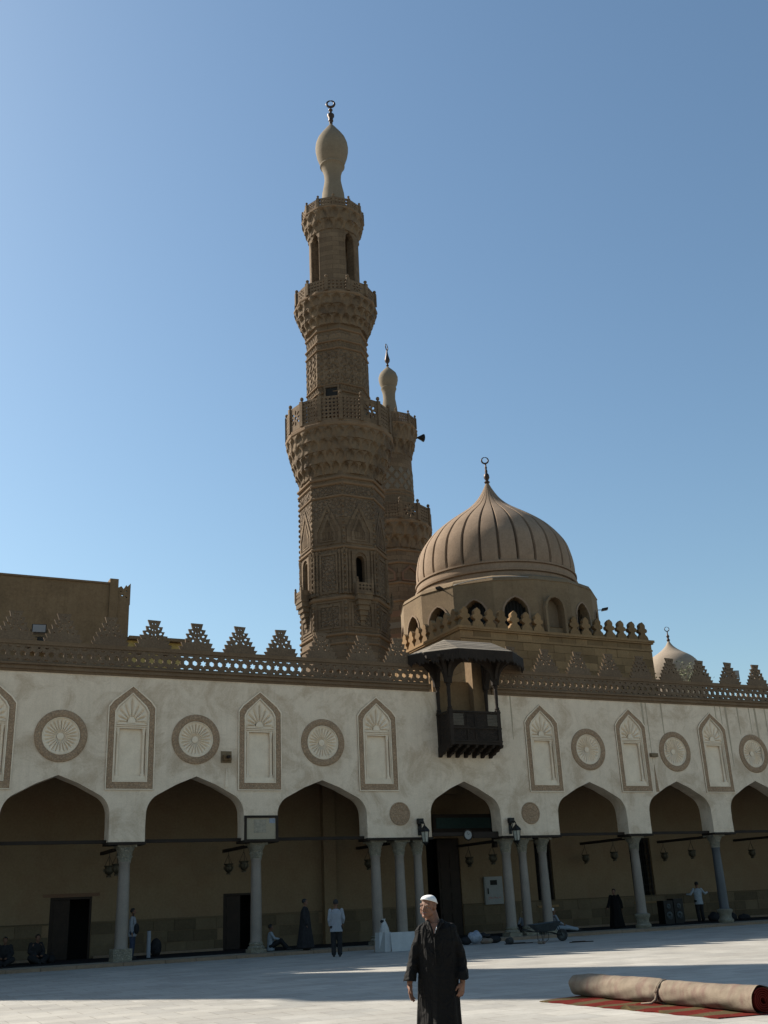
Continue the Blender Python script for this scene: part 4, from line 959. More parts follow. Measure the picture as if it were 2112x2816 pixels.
# ================================================================== OUT-OF-FRAME MINARET (casts the band across the court)
gx, gy = -14.1, 14.0
m3_ = thing('square_minaret', 'square brown minaret beyond the left edge of the photo', 'minaret', (gx, gy, 0))
MB().box(-2.6, 2.6, -2.6, 2.6, 0, 31).obj('shaft', 'minaret', m3_, world=False); MB().box(-2.9, 2.9, -2.9, 2.9, 31, 48).obj('upper_shaft', 'minaret', m3_, world=False)
m = MB(); ring(m, 0, 0, 4, pi/4, [(3.7, 30.4), (4.25, 31.0), (4.25, 32.0)]); m.obj('balcony_slab', 'cornice', m3_, world=False)
for dx in (-1.4, 1.4): MB().lathe([(1.1, 48), (1.0, 50), (0.6, 51), (0.9, 52.5), (0.9, 53), (0.1, 55)], 20, (dx, 0)).obj('bulb_finial', 'bulb', m3_, smooth=SM, world=False)

# ================================================================== DOMED MAUSOLEUM
dx_, dy_ = 36.05, 15.5
BX0, BX1, BYF, BYB, BZ = 29.22, 42.85, 9.0, 22.0, 15.95
dm = thing('domed_mausoleum', 'honey stone mausoleum with a big ribbed grey dome and lobed merlons', 'building', (dx_, dy_, 0))
MB().box(BX0+0.03, BX1-0.03, BYF+0.03, BYB, 0, BZ-0.002).obj('wall_core', 'joint', dm)
m = MB(); m.box(BX0-0.10, BX1+0.1, BYF-0.10, BYB, BZ, BZ+0.1); m.box(BX0-0.16, BX1+0.16, BYF-0.16, BYB, BZ+0.1, BZ+0.24); m.box(BX0-0.03, BX1+0.03, BYF-0.03, BYB, BZ-0.45, BZ-0.33)
m.obj('cornice', 'block', dm)
blk = MB().box(0, 1, -0.035, 0, 0, 1).obj('stone_block', 'block', dm, world=False, loc=Vector((BX0, BYF+0.03, 10.3))-dm.location); blk.scale = (0.9, 1, 0.46)
z = 10.3; row = 0
while z < BZ-0.4:
    h = 0.47 if z+0.47 < BZ else BZ-z; x = BX0 + (0.0 if row == 0 else 0); first = True
    if z+h > BZ-0.34 and z < BZ-0.45: h = BZ-0.45-z
    x = BX0
    while x < BX1-0.05:
        L = random.uniform(0.75, 1.25)
        if x == BX0 and row % 2: L *= 0.6
        if x+L > BX1-0.3: L = BX1-x
        if not (row == 0 and x == BX0): inst(blk, dm, Vector((x, BYF+0.03, z))-dm.location, scale=(L-0.016, random.uniform(.7, 1.3), h-0.014))
        x += L
    z += h; row += 1
z = 12.6
while z < BZ-0.5:
    y = BYF
    while y < BYB-1.5:
        L = random.uniform(0.9, 1.3)
        o_ = inst(blk, dm, Vector((BX0+0.03, y+L-0.008, z))-dm.location, -pi/2, scale=(L-0.016, random.uniform(.7, 1.3), 0.456)); y += L
    z += 0.47
# merlons with lobed outline
def lobed():
    R = [(0.36, 0.0), (0.36, 0.12), (0.30, 0.26), (0.20, 0.34), (0.15, 0.42), (0.17, 0.48), (0.26, 0.50), (0.32, 0.56), (0.33, 0.66), (0.27, 0.74), (0.19, 0.76), (0.20, 0.84), (0.21, 0.94), (0.15, 1.04), (0.07, 1.10), (0.0, 1.16)]
    return R + [(-a, b) for a, b in reversed(R[:-1])]
lo = lobed()
ml = None
MXS = [29.62, 30.46, 31.3, 32.1, 32.95, 33.8, 34.62, 37.2, 38.05, 38.95, 39.85, 40.7, 41.55, 42.35]
for x in MXS:
    if ml is None: ml = MB().plate(lo, [], -0.14, 0.14).obj('merlon', 'block', dm, loc=Vector((x, BYF+0.15, BZ+0.24))-dm.location)
    else: inst(ml, dm, Vector((x, BYF+0.15, BZ+0.24))-dm.location)
for i in range(13): inst(ml, dm, Vector((BX0+0.15, BYF+0.75+i*0.88, BZ+0.24))-dm.location, pi/2)
# tall arched window frame standing in the parapet line
q = MB(); wo = [(35.08+0.06, 16.0), (36.62, 16.0), (36.62, 17.75), (36.5, 18.15), (36.25, 18.42), (35.88, 18.52), (35.5, 18.42), (35.26, 18.15), (35.14, 17.75)]
wi = [(35.88+(a-35.88)*0.80, 16.0+(b-16.0)*0.9+0.12) for a, b in wo]
q.plate(wo, [wi[::-1]], BYF-0.12, BYF+0.85); wf = q.obj('tall_window', 'drum', dm)
MB().plate(wi, [], BYF+0.55, BYF+0.6).obj('recess_panel', 'joint', dm)
# drum with arched windows
RD = 6.42; NS = 16; a0 = radians(-90-12)
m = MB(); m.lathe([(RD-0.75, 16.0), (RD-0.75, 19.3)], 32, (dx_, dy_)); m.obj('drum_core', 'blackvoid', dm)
ap = RD*cos(pi/NS); fwd = 2*RD*sin(pi/NS)
for k in range(NS):
    am = radians(-90-0.5)+2*pi*k/NS; c = Vector((dx_+ap*cos(am), dy_+ap*sin(am), 0)); o = Vector((cos(am), sin(am), 0)); t = Vector((-sin(am), cos(am), 0))
    s = MB(); hw = fwd/2; aw = 0.72
    hole = [(-aw, 16.6), (aw, 16.6), (aw, 17.45), (aw*0.92, 17.8), (aw*0.65, 18.12), (aw*0.3, 18.32), (0, 18.42), (-aw*0.3, 18.32), (-aw*0.65, 18.12), (-aw*0.92, 17.8), (-aw, 17.45)]
    s.plate([(-hw, 16.0), (hw, 16.0), (hw, 19.45), (-hw, 19.45)], [hole[::-1]], 0, 0.7); q = MB(); on_facet(q, c, o, t, s); q.obj('drum_face', 'drum', dm)
    s = MB(); hole2 = [(a*1.16, b+0.1 if b > 17 else b) for a, b in hole]; s.plate(hole2, [[(a*1.02, b+0.015 if b > 17 else b) for a, b in hole][::-1]], -0.05, -0.001); q = MB(); on_facet(q, c, o, t, s); q.obj('window_surround', 'dome', dm)
    s = MB().box(-0.72, 0.72, 0.5, 0.53, 16.6, 18.4); q = MB()
    for gi in range(-3, 4): s2 = MB().box(gi*0.2-0.015, gi*0.2+0.015, 0.45, 0.48, 16.6, 18.4); on_facet(q, c, o, t, s2)
    q.obj('window_grille', 'iron', dm, kind='stuff')
m = MB(); ring(m, dx_, dy_, NS, radians(-90-0.5)-pi/NS, [(RD+0.0, 19.45), (RD+0.05, 19.5), (RD-0.1, 19.75), (RD-0.5, 19.95), (5.5, 20.05)]); m.obj('drum_roof', 'drum', dm)
DP = [(5.42, 20.0), (5.42, 20.36), (5.34, 20.38), (5.34, 20.43), (5.52, 20.45), (5.54, 20.58), (5.44, 20.60), (5.42, 20.92), (5.34, 20.94), (5.34, 20.99), (5.50, 21.0), (5.50, 21.1)]
DP = [(r*0.968, z) for r, z in DP]; MB().lathe(DP+[(5.13, 21.14)], 112, (dx_, dy_)).obj('dome_collar', 'dome', dm, smooth=SM)
RIB = [(5.36, 21.12), (5.40, 21.5), (5.38, 22.0), (5.28, 22.6), (5.08, 23.25), (4.70, 23.85), (4.20, 24.45), (3.57, 25.0), (2.88, 25.5), (2.20, 25.95), (1.58, 26.38), (1.10, 26.8), (0.75, 27.2), (0.47, 27.6), (0.28, 27.95), (0.14, 28.25), (0.08, 28.35)]
def smooth_prof(P, sub=3):
    out = []
    for i in range(len(P)-1):
        p0 = P[max(i-1, 0)]; p1 = P[i]; p2 = P[i+1]; p3 = P[min(i+2, len(P)-1)]
        for k in range(sub):
            t = k/sub; out.append(tuple(0.5*((2*p1[a])+(-p0[a]+p2[a])*t+(2*p0[a]-5*p1[a]+4*p2[a]-p3[a])*t*t+(-p0[a]+3*p1[a]-3*p2[a]+p3[a])*t**3) for a in (0, 1)))
    return out+[P[-1]]
NR = 28
def gad(t, i, r, z):
    u = abs(((t+radians(90+3))/(2*pi)*NR) % 1.0-0.5)*2        # 1 at groove
    k = min(1, (z-21.1)/0.25)
    return r*(1+0.004*k*cos(u*pi/2)) - k*(0.30 if u > 0.915 else 0.10 if u > 0.87 else 0.0)*min(1, r/1.6+0.1)
RIB = [(r*(0.968 if r > 0.6 else 1), z) for r, z in RIB]; MB().lathe(smooth_prof(RIB), NR*28, (dx_, dy_), mod=gad).obj('ribbed_dome', 'dome', dm, smooth=radians(30))
m = MB().lathe([(0.12, 28.3), (0.2, 28.42), (0.1, 28.55), (0.2, 28.75), (0.18, 28.95), (0.08, 29.1), (0.1, 29.25), (0.06, 29.4), (0.09, 29.5), (0.06, 29.6), (0.05, 29.8)], 14, (dx_, dy_)); finial_ring(m, dx_-0.03, dy_, 30.05, 0.23, -YAW, 0.9); m.obj('crescent_finial', 'bronze', dm, smooth=SM)
# floodlights on the drum with cables
def arm_light(x, y, z, ang, lab):
    t = thing('floodlight', lab, 'floodlight', (x, y, z), ang, 'floodlights on the buildings')
    MB().box(-0.02, 0.5, -0.02, 0.02, -0.02, 0.02).obj('arm', 'iron', t, world=False); MB().obox((0.6, 0, 0.03), (0.2, 0, 0.03), (0, 0.16, 0), (0.01, 0, 0.07)).obj('lamp_housing', 'iron', t, world=False); return t
cA = radians(-152); arm_light(dx_+6.35*cos(cA), dy_+6.35*sin(cA), 19.3, cA, 'small dark floodlight on an arm at the left of the dome drum')
cA = radians(-28); arm_light(dx_+6.35*cos(cA), dy_+6.35*sin(cA), 19.0, cA, 'small dark floodlight on an arm at the right of the dome drum')
m = MB(); pts = []
for i in range(13):
    t = radians(-148+i*3.6); pts.append((dx_+(6.42)*cos(t), dy_+6.42*sin(t), 19.5+0.12*sin(i/12*pi)+i*0.01))
m.tube(pts, 0.025, 6); m.obj('cable', 'white', dm, smooth=True)

# ================================================================== SMALL DOME, LEFT BUILDING, TREE
sdm = thing('small_dome', 'small plain pinkish dome with a crescent behind the crenels at the right', 'dome', (63.1, 30, 0))
MB().lathe(smooth_prof([(2.5, 15.0), (2.52, 18.8), (2.55, 19.4), (2.45, 20.0), (2.18, 20.55), (1.75, 21.0), (1.2, 21.35), (0.68, 21.72), (0.3, 22.1), (0.1, 22.45)]), 40, (0, 0)).obj('shell', 'pink', sdm, smooth=True, world=False)
MB().lathe([(4.5, 0), (4.5, 15.0), (2.5, 15.001)], 8, (0, 0)).obj('drum', 'pink', sdm, world=False)
m = MB().lathe([(0.1, 22.45), (0.16, 22.6), (0.07, 22.75), (0.15, 22.95), (0.06, 23.1), (0.05, 23.35)], 12, (0, 0)); finial_ring(m, 0, 0, 23.6, 0.2, -YAW, 0.7); m.obj('crescent_finial', 'bronze', sdm, smooth=SM, world=False)

lb = thing('brown_wall_building', 'plain brown rendered block rising behind the crenels at the far left', 'building', (4, 14, 0))
MB().box(-11, 10.6, 14.0, 24, 0, 18.35).obj('wall', 'brownwall', lb)
MB().box(-11, 10.65, 13.93, 24.05, 18.35, 18.45).obj('coping', 'cornice', lb)
MB().box(10.6, 11.05, 13.9, 15.2, 0, 18.66).obj('corner_pier', 'brownwall', lb)
MB().box(11.05, 11.68, 13.95, 14.6, 0, 17.3).obj('side_pier', 'brownwall', lb)
MB().plate([(11.05, 17.3), (11.72, 17.3), (11.72, 18.5), (11.55, 18.3), (11.48, 18.38), (11.35, 18.15), (11.22, 18.3), (11.05, 18.2)], [drop(11.3, 17.8, .07, .6, .5)[::-1], drop(11.5, 17.7, .06, .6, -.5)[::-1], drop(11.2, 18.0, .05, .6, 0)[::-1], drop(11.5, 18.05, .05, .6, 0.3)[::-1]], 13.97, 14.15).obj('broken_merlon', 'brownwall', lb)
lb2 = thing('low_annex', 'low annex with a dark flat roof and yellow wall beside the brown block', 'building', (13.2, 14, 0))
MB().box(11.7, 14.6, 14.0, 20, 0, 15.35).obj('wall', 'yellow', lb2)
MB().box(11.69, 14.95, 13.6, 20.2, 15.35, 15.52).obj('flat_roof', 'brownwall', lb2)
MB().box(12.1, 12.7, 13.9, 13.99, 14.6, 15.2).obj('shutter', 'doorwood', lb2); MB().box(13.4, 14.0, 13.9, 13.99, 14.6, 15.2).obj('shutter', 'doorwood', lb2)
for (x, z0, w_) in ((9.0, 15.1, 1.0),):
    ac_ = thing('air_conditioner', 'dark box on a ledge in front of the brown wall between two crenels', 'air conditioner', (7.2, 13.5, 14.55))
    MB().box(-0.5, 0.5, -0.3, 0.3, 0, 0.5).obj('casing', 'brownwall', ac_, world=False); MB().box(-0.6, 0.6, -0.4, 0.49, -0.12, -0.002).obj('shelf', 'doorwood', ac_, world=False)
    MB().lathe([(0.19, -0.01), (0.19, 0.01)], 16).obj('fan_grille', 'iron', ac_, world=False, loc=(0, -0.32, 0.25)).rotation_euler = (pi/2, 0, 0)

tr = thing('thin_tree', 'sparse pale twigs of a tree behind the last crenels at the right edge', 'tree', (57.3, 24, 0))
m = MB(); rnd = random.Random(3); tips = []
def branch(p, d, L, r, depth):
    q = p+d*L; m.tube([p, (p+q)/2+Vector((rnd.uniform(-.05, .05), rnd.uniform(-.05, .05), 0))*L, q], [r, r*0.85, r*0.65], 6)
    if depth == 0: tips.append(q); return
    for k in range(3):
        nd = (d+Vector((rnd.uniform(-.7, .7), rnd.uniform(-.7, .7), rnd.uniform(-.05, .5)))).normalized(); branch(q, nd, L*rnd.uniform(.6, .8), r*0.62, depth-1)
branch(Vector((0, 0, 0)), Vector((0, 0, 1)), 11.6, 0.22, 0)
tips_ = []; branch(Vector((0, 0, 11.5)), Vector((0, 0, 1)), 2.2, 0.12, 5)
m.obj('trunk', 'canopy', tr, world=False)
lf = MB()
for q in tips:
    for k in range(5):
        p = q+Vector((rnd.uniform(-.35, .35), rnd.uniform(-.35, .35), rnd.uniform(-.3, .3))); a, b_ = Vector((rnd.uniform(-1, 1), rnd.uniform(-1, 1), rnd.uniform(-1, 1))).normalized()*0.09, Vector((rnd.uniform(-1, 1), rnd.uniform(-1, 1), rnd.uniform(-1, 1))).normalized()*0.05
        lf.add([p-a, p+b_, p+a, p-b_], [(0, 1, 2, 3)])
MT['leaf'] = plain('dry_leaf', (0.10, 0.11, 0.05), 0.8)
lf.obj('crown', 'leaf', tr, world=False, kind='stuff')

# far city edge so that the ground is closed off in every direction

# ================================================================== FITTINGS UNDER THE ARCADE
def wall_lantern(x, z, lab):
    t = thing('wall_lantern', lab, 'wall lamp', (x, 0, z), 0, 'black lanterns flanking the entrance')
    MB().box(-0.07, 0.07, -0.04, -0.002, -0.15, 0.4).obj('wall_plate', 'iron', t, world=False)
    m = MB(); m.tube([(0, -0.04, 0.22), (0.0, -0.2, 0.36), (0, -0.42, 0.36), (0, -0.5, 0.25)], 0.022, 8); m.tube([(0, -0.04, 0.0), (0, -0.16, 0.08), (0, -0.22, 0.22), (0, -0.18, 0.34)], 0.018, 8); m.box(-0.12, 0.12, -0.22, -0.04, 0.3, 0.52); m.obj('arm', 'iron', t, smooth=SM, world=False)
    y0 = -0.5
    m = MB(); m.lathe([(0.02, 0.24), (0.05, 0.2), (0.2, 0.05), (0.235, -0.02), (0.2, -0.04)], 6, (0, y0)); m.obj('roof', 'iron', t, world=False)
    MB().lathe([(0.17, -0.041), (0.115, -0.44)], 6, (0, y0)).obj('glass', 'glass', t, world=False)
    m = MB()
    for k in range(6):
        a = 2*pi*k/6; m.tube([(0.185*cos(a), y0+0.185*sin(a), -0.03), (0.125*cos(a), y0+0.125*sin(a), -0.46)], 0.014, 5)
    m.lathe([(0.14, -0.44), (0.14, -0.48), (0.06, -0.54), (0.02, -0.6)], 6, (0, y0)); m.obj('cage', 'iron', t, world=False, kind='stuff')
wall_lantern(21.22, 4.42, 'black hexagonal wall lantern left of the central entrance arch')
wall_lantern(25.72, 4.42, 'black hexagonal wall lantern right of the central entrance arch')

def hanging_lamp(x, y, z, lab):
    t = thing('hanging_lamp', lab, 'hanging lamp', (x, y, z), 0, 'mosque lamps hung on chains from the beams')
    m = MB().lathe([(0.03, -0.24), (0.09, -0.24), (0.10, -0.19), (0.06, -0.17), (0.14, -0.10), (0.185, -0.02), (0.19, 0.05), (0.16, 0.09), (0.155, 0.12), (0.2, 0.16), (0.21, 0.19), (0.17, 0.19), (0.13, 0.12)], 16); m.obj('bowl', 'brass', t, smooth=SM, world=False)
    zt = SP-0.22-z
    for k in range(3):
        a = 2*pi*k/3+0.4; MB().tube([(0.19*cos(a), 0.19*sin(a), 0.17), (0.01*cos(a), 0.01*sin(a), zt-0.12)], 0.009, 4).obj('chain', 'iron', t, world=False)
    MB().tube([(0, 0, zt-0.13), (0, 0, zt)], 0.012, 5).obj('hook', 'iron', t, world=False)
    for k in range(4):
        a = 2*pi*k/4; MB().box(-0.015, 0.015, -0.015, 0.015, -0.04, 0.08).obj('handle', 'brass', t, loc=(0.2*cos(a), 0.2*sin(a), 0))
BM = [(9.0, 1.6, 'first mosque lamp beside the leftmost column on its beam, nearer the court'), (9.0, 3.0, 'mosque lamp beside the leftmost column on its beam, nearer the wall'),
 (14.15, 1.9, 'mosque lamp left of the column with the notice board, nearer that column'), (14.15, 3.9, 'mosque lamp left of the column with the notice board, farther from it'),
 (20.4, 3.4, 'mosque lamp seen between the first two columns left of the entrance'),
 (25.65, 1.5, 'mosque lamp in the central arch close to the grey column'), (25.65, 3.6, 'mosque lamp in the central arch above the white cabinet'),
 (32.75, 2.0, 'mosque lamp in the first arch right of the entrance, nearer the right column'), (32.75, 4.3, 'mosque lamp in the first arch right of the entrance, toward its middle'),
 (37.65, 2.1, 'mosque lamp in the second arch right of the entrance, nearer the dark column'), (37.65, 4.2, 'mosque lamp in the second arch right of the entrance, toward the window'),
 (42.9, 3.4, 'mosque lamp beyond the dark marble column at the right edge')]
for x, y, lab in BM: hanging_lamp(x, y, 3.32, lab)

t = thing('wall_clock', 'round clock with a white dial and dark rim in the central arch', 'clock', (23.72, 0.25, 4.28))
t.scale = (0.62, 0.62, 0.62)
m = MB().lathe([(0.36, -0.06), (0.39, 0.0), (0.36, 0.04), (0.30, 0.04), (0.29, 0.0)], 28); o = m.obj('rim', 'wood', t, smooth=SM, world=False); o.rotation_euler = (pi/2, 0, 0)
m = MB().lathe([(0.292, -0.02), (0.292, 0.012)], 28); o = m.obj('dial', 'white', t, world=False); o.rotation_euler = (pi/2, 0, 0)
for a, L in ((radians(60), 0.15), (radians(-20), 0.22)): MB().obox((L/2*sin(a), -0.022, L/2*cos(a)), (0.012*cos(a), 0, -0.012*sin(a)), (0, 0.004, 0), (L/2*sin(a), 0, L/2*cos(a))).obj('hand', 'iron', t, world=False)
m = MB().box(0.42, 2.5, 0.02, 0.1, -0.22, 0.2); m.obj('beam_board', 'wood', t, world=False)

t = thing('electrical_cabinet', 'white metal electrical cabinet with red lettering on the wall right of the entrance', 'cabinet', (27.62, BY, 2.03))
MB().box(-0.5, 0.5, -0.16, -0.04, -0.62, 0.62).obj('casing', 'white', t, world=False)
MB().box(-0.42, 0.42, -0.18, -0.161, -0.54, 0.54).obj('door', 'white', t, world=False)
MB().box(-0.2, 0.18, -0.19, -0.181, 0.24, 0.46).obj('meter_window', 'blackvoid', t, world=False)
MB().box(-0.38, -0.31, -0.2, -0.181, -0.16, 0.1).obj('handle', 'iron', t, world=False)
tc = bpy.data.curves.new('lettering', 'FONT'); tc.body = 'خطر كهرباء'; tc.size = 0.13; tc.align_x = 'CENTER'; tc.extrude = 0.002
tmp = bpy.data.objects.new('tmp', tc); COL.objects.link(tmp); me_ = bpy.data.meshes.new_from_object(tmp.evaluated_get(bpy.context.evaluated_depsgraph_get())); bpy.data.objects.remove(tmp)
me_.materials.clear(); me_.materials.append(MT['redprint']); to = bpy.data.objects.new('lettering', me_); link(to, t); to.location = (0, -0.184, -0.36); to.rotation_euler = (pi/2, 0, 0)

t = thing('notice_board', 'framed pale notice board with a tan square on the pier above the second column', 'notice board', (14.2, 0, 4.62))
MB().box(-0.62, 0.62, -0.06, -0.003, -0.42, 0.42).obj('sheet', 'paper', t, world=False)
m = MB().plate([(-0.70, -0.49), (0.70, -0.49), (0.70, 0.49), (-0.70, 0.49)], [[(-0.60, -0.40), (-0.60, 0.40), (0.60, 0.40), (0.60, -0.40)]], -0.10, -0.061); m.obj('frame', 'wood', t, world=False)
MB().box(-0.30, 0.2, -0.072, -0.0601, -0.16, 0.33).obj('tan_square', 'paper2', t, world=False)
MB().box(0.34, 0.58, -0.068, -0.0601, 0.2, 0.38).obj('green_corner', 'bagblue', t, world=False)

def floodlight(loc, rz, tilt, lab, w_=0.42, h=0.34):
    t = thing('floodlight', lab, 'floodlight', loc, rz, 'floodlights on the buildings')
    M_ = Matrix.Rotation(tilt, 3, 'X')
    m = MB().obox((0, 0, 0), M_ @ Vector((w_, 0, 0)), M_ @ Vector((0, 0.10, 0)), M_ @ Vector((0, 0, h))); m.obj('housing', 'iron', t, world=False)
    m = MB().obox(M_ @ Vector((0, -0.105, 0)), M_ @ Vector((w_*0.88, 0, 0)), M_ @ Vector((0, 0.004, 0)), M_ @ Vector((0, 0, h*0.86))); m.obj('lens', 'white', t, world=False)
    m = MB().tube([(-w_-0.03, 0, 0), (-w_-0.03, 0, -h-0.12), (w_+0.03, 0, -h-0.12), (w_+0.03, 0, 0)], 0.02, 6); m.obj('yoke', 'iron', t, world=False)
    MB().box(-0.05, 0.05, -0.05, 0.05, -h-0.5, -h-0.12).obj('post', 'iron', t, world=False)
floodlight((5.4, 0.75, 12.2), radians(-8), radians(-12), 'white floodlight panel between the two leftmost crenels', 0.27, 0.18)
floodlight((40.95, 0.6, 12.25), radians(-20), radians(10), 'floodlight standing behind the parapet near the right edge', 0.2, 0.2)
# drain spouts and patched holes in the plaster
t = thing('drain_spout', 'small broken stone drain spout with a pale drip scar above the second arch', 'drain spout', (12.78, 0, 7.32))
MB().box(-0.16, 0.16, -0.16, -0.002, -0.12, 0.10).obj('stone', 'block', t, world=False); MB().box(-0.05, 0.05, -0.36, -0.161, -0.04, 0.06).obj('spout', 'wood', t, world=False); MB().box(-0.24, 0.2, -0.012, -0.003, -0.2, 0.26).obj('scar', 'drum', t, world=False)
MB().plate([(-0.06, -1.12), (0.09, -1.12), (0.04, -0.75), (0.0, -0.38), (-0.04, -0.75)], [], -0.03, -0.002).obj('drip_scar', 'shell', t, world=False)
t = thing('drain_spout', 'small stone drain spout between the second niche and roundel right of the balcony', 'drain spout', (34.2, 0, 7.85))
MB().box(-0.2, 0.2, -0.16, -0.002, -0.12, 0.05).obj('stone', 'drum', t, world=False); MB().plate([(-0.07, -1.75), (0.11, -1.75), (0.04, -1.0), (0.0, -0.45), (-0.04, -1.0)], [], -0.02, -0.002).obj('drip_scar', 'band', t, world=False)

# ================================================================== PEOPLE
def remesh(mb, voxel, name, mat, parent, it=2, sub=0):
    me = mb.mesh(name); o = bpy.data.objects.new(name, me); COL.objects.link(o)
    md = o.modifiers.new('r', 'REMESH'); md.mode = 'VOXEL'; md.voxel_size = voxel; md.use_smooth_shade = True
    if it: s_ = o.modifiers.new('s', 'SMOOTH'); s_.iterations = it; s_.factor = 0.5
    dg = bpy.context.evaluated_depsgraph_get(); m2 = bpy.data.meshes.new_from_object(o.evaluated_get(dg)); m2.name = name
    COL.objects.unlink(o); bpy.data.objects.remove(o)
    m2.materials.clear(); m2.materials.append(MT[mat] if isinstance(mat, str) else mat)
    for p in m2.polygons: p.use_smooth = True
    o = bpy.data.objects.new(name, m2); link(o, parent); return o
def capsule(mb, a, b, ra, rb, fl=1.0, n=10):
    """tapered limb: hull of two balls"""
    a, b = Vector(a), Vector(b); bm = bmesh.new()
    for c, r in ((a, ra), (b, rb)):
        for i in range(6):
            ph = -pi/2+pi*i/5
            for j in range(n):
                t = 2*pi*j/n; bm.verts.new(c+Vector((r*cos(ph)*cos(t), fl*r*cos(ph)*sin(t), r*sin(ph))))
                if i in (0, 5): break
    bmesh.ops.convex_hull(bm, input=bm.verts); bm.verts.ensure_lookup_table()
    for v in [v for v in bm.verts if not v.link_faces]: bm.verts.remove(v)
    bm.verts.index_update(); mb.add([v.co.copy() for v in bm.verts], [[v.index for v in f.verts] for f in bm.faces]); bm.free(); return mb
def chain(mb, pts, rads, fl=1.0):
    for i in range(len(pts)-1): capsule(mb, pts[i], pts[i+1], rads[i], rads[i+1], fl)
    return mb
def loft(mb, rings, n=28, fold=0.0, nf=9, seed=0):
    """rings: (cx,cy,z,rx,ry); vertical folds grow downward"""
    vs = []; K = len(rings)
    for i, (cx, cy, z, rx, ry) in enumerate(rings):
        k = i/(K-1)
        for j in range(n):
            t = 2*pi*j/n; f = 1+fold*(k**0.8)*(sin(nf*t+seed)+0.5*sin((nf+4)*t+seed*2))
            vs.append((cx+rx*cos(t)*f, cy+ry*sin(t)*f, z))
    fs = [(i*n+j, i*n+(j+1) % n, (i+1)*n+(j+1) % n, (i+1)*n+j) for i in range(K-1) for j in range(n)]
    fs.append(tuple(range(n))); fs.append(tuple((K-1)*n+j for j in reversed(range(n)))); return mb.add(vs, fs)
def head(mb, c, s=1.0):
    capsule(mb, Vector(c)+Vector((0, 0.01, 0.03))*s, Vector(c)+Vector((0, -0.025, -0.06))*s, 0.085*s, 0.058*s)
    mb.ball(Vector(c)+Vector((0, 0.015, 0.025))*s, 0.093*s, 12, 8, (0.86, 1.02, 1.0))
    capsule(mb, Vector(c)+Vector((0, -0.095, -0.0))*s, Vector(c)+Vector((0, -0.11, -0.03))*s, 0.012*s, 0.016*s)
    for sx in (-1, 1): mb.ball(Vector(c)+Vector((sx*0.082, 0.01, -0.01))*s, 0.022*s, 8, 5, (0.4, 0.8, 1.3))
def hand(mb, w, d, s=1.0, side=1):
    """simple five-fingered hand from wrist w pointing along d"""
    w = Vector(w); d = Vector(d).normalized(); a = Vector((1, 0, 0)) if abs(d.x) < 0.7 else Vector((0, 1, 0)); a = (a-d*a.dot(d)).normalized(); b = d.cross(a)
    capsule(mb, w, w+d*0.07*s, 0.026*s, 0.034*s)
    for i, L in enumerate((0.062, 0.072, 0.068, 0.052)):
        p = w+d*0.085*s+a*(i-1.5)*0.021*s; q = p+d*L*0.55*s; capsule(mb, p, q, 0.0105*s, 0.0095*s, n=6); capsule(mb, q, q+(d+b*0.5).normalized()*L*0.5*s, 0.0095*s, 0.008*s, n=6)
    p = w+d*0.03*s-a*0.03*s*side; capsule(mb, p, p+(d*0.8-a*0.7*side).normalized()*0.055*s, 0.012*s, 0.009*s, n=6)
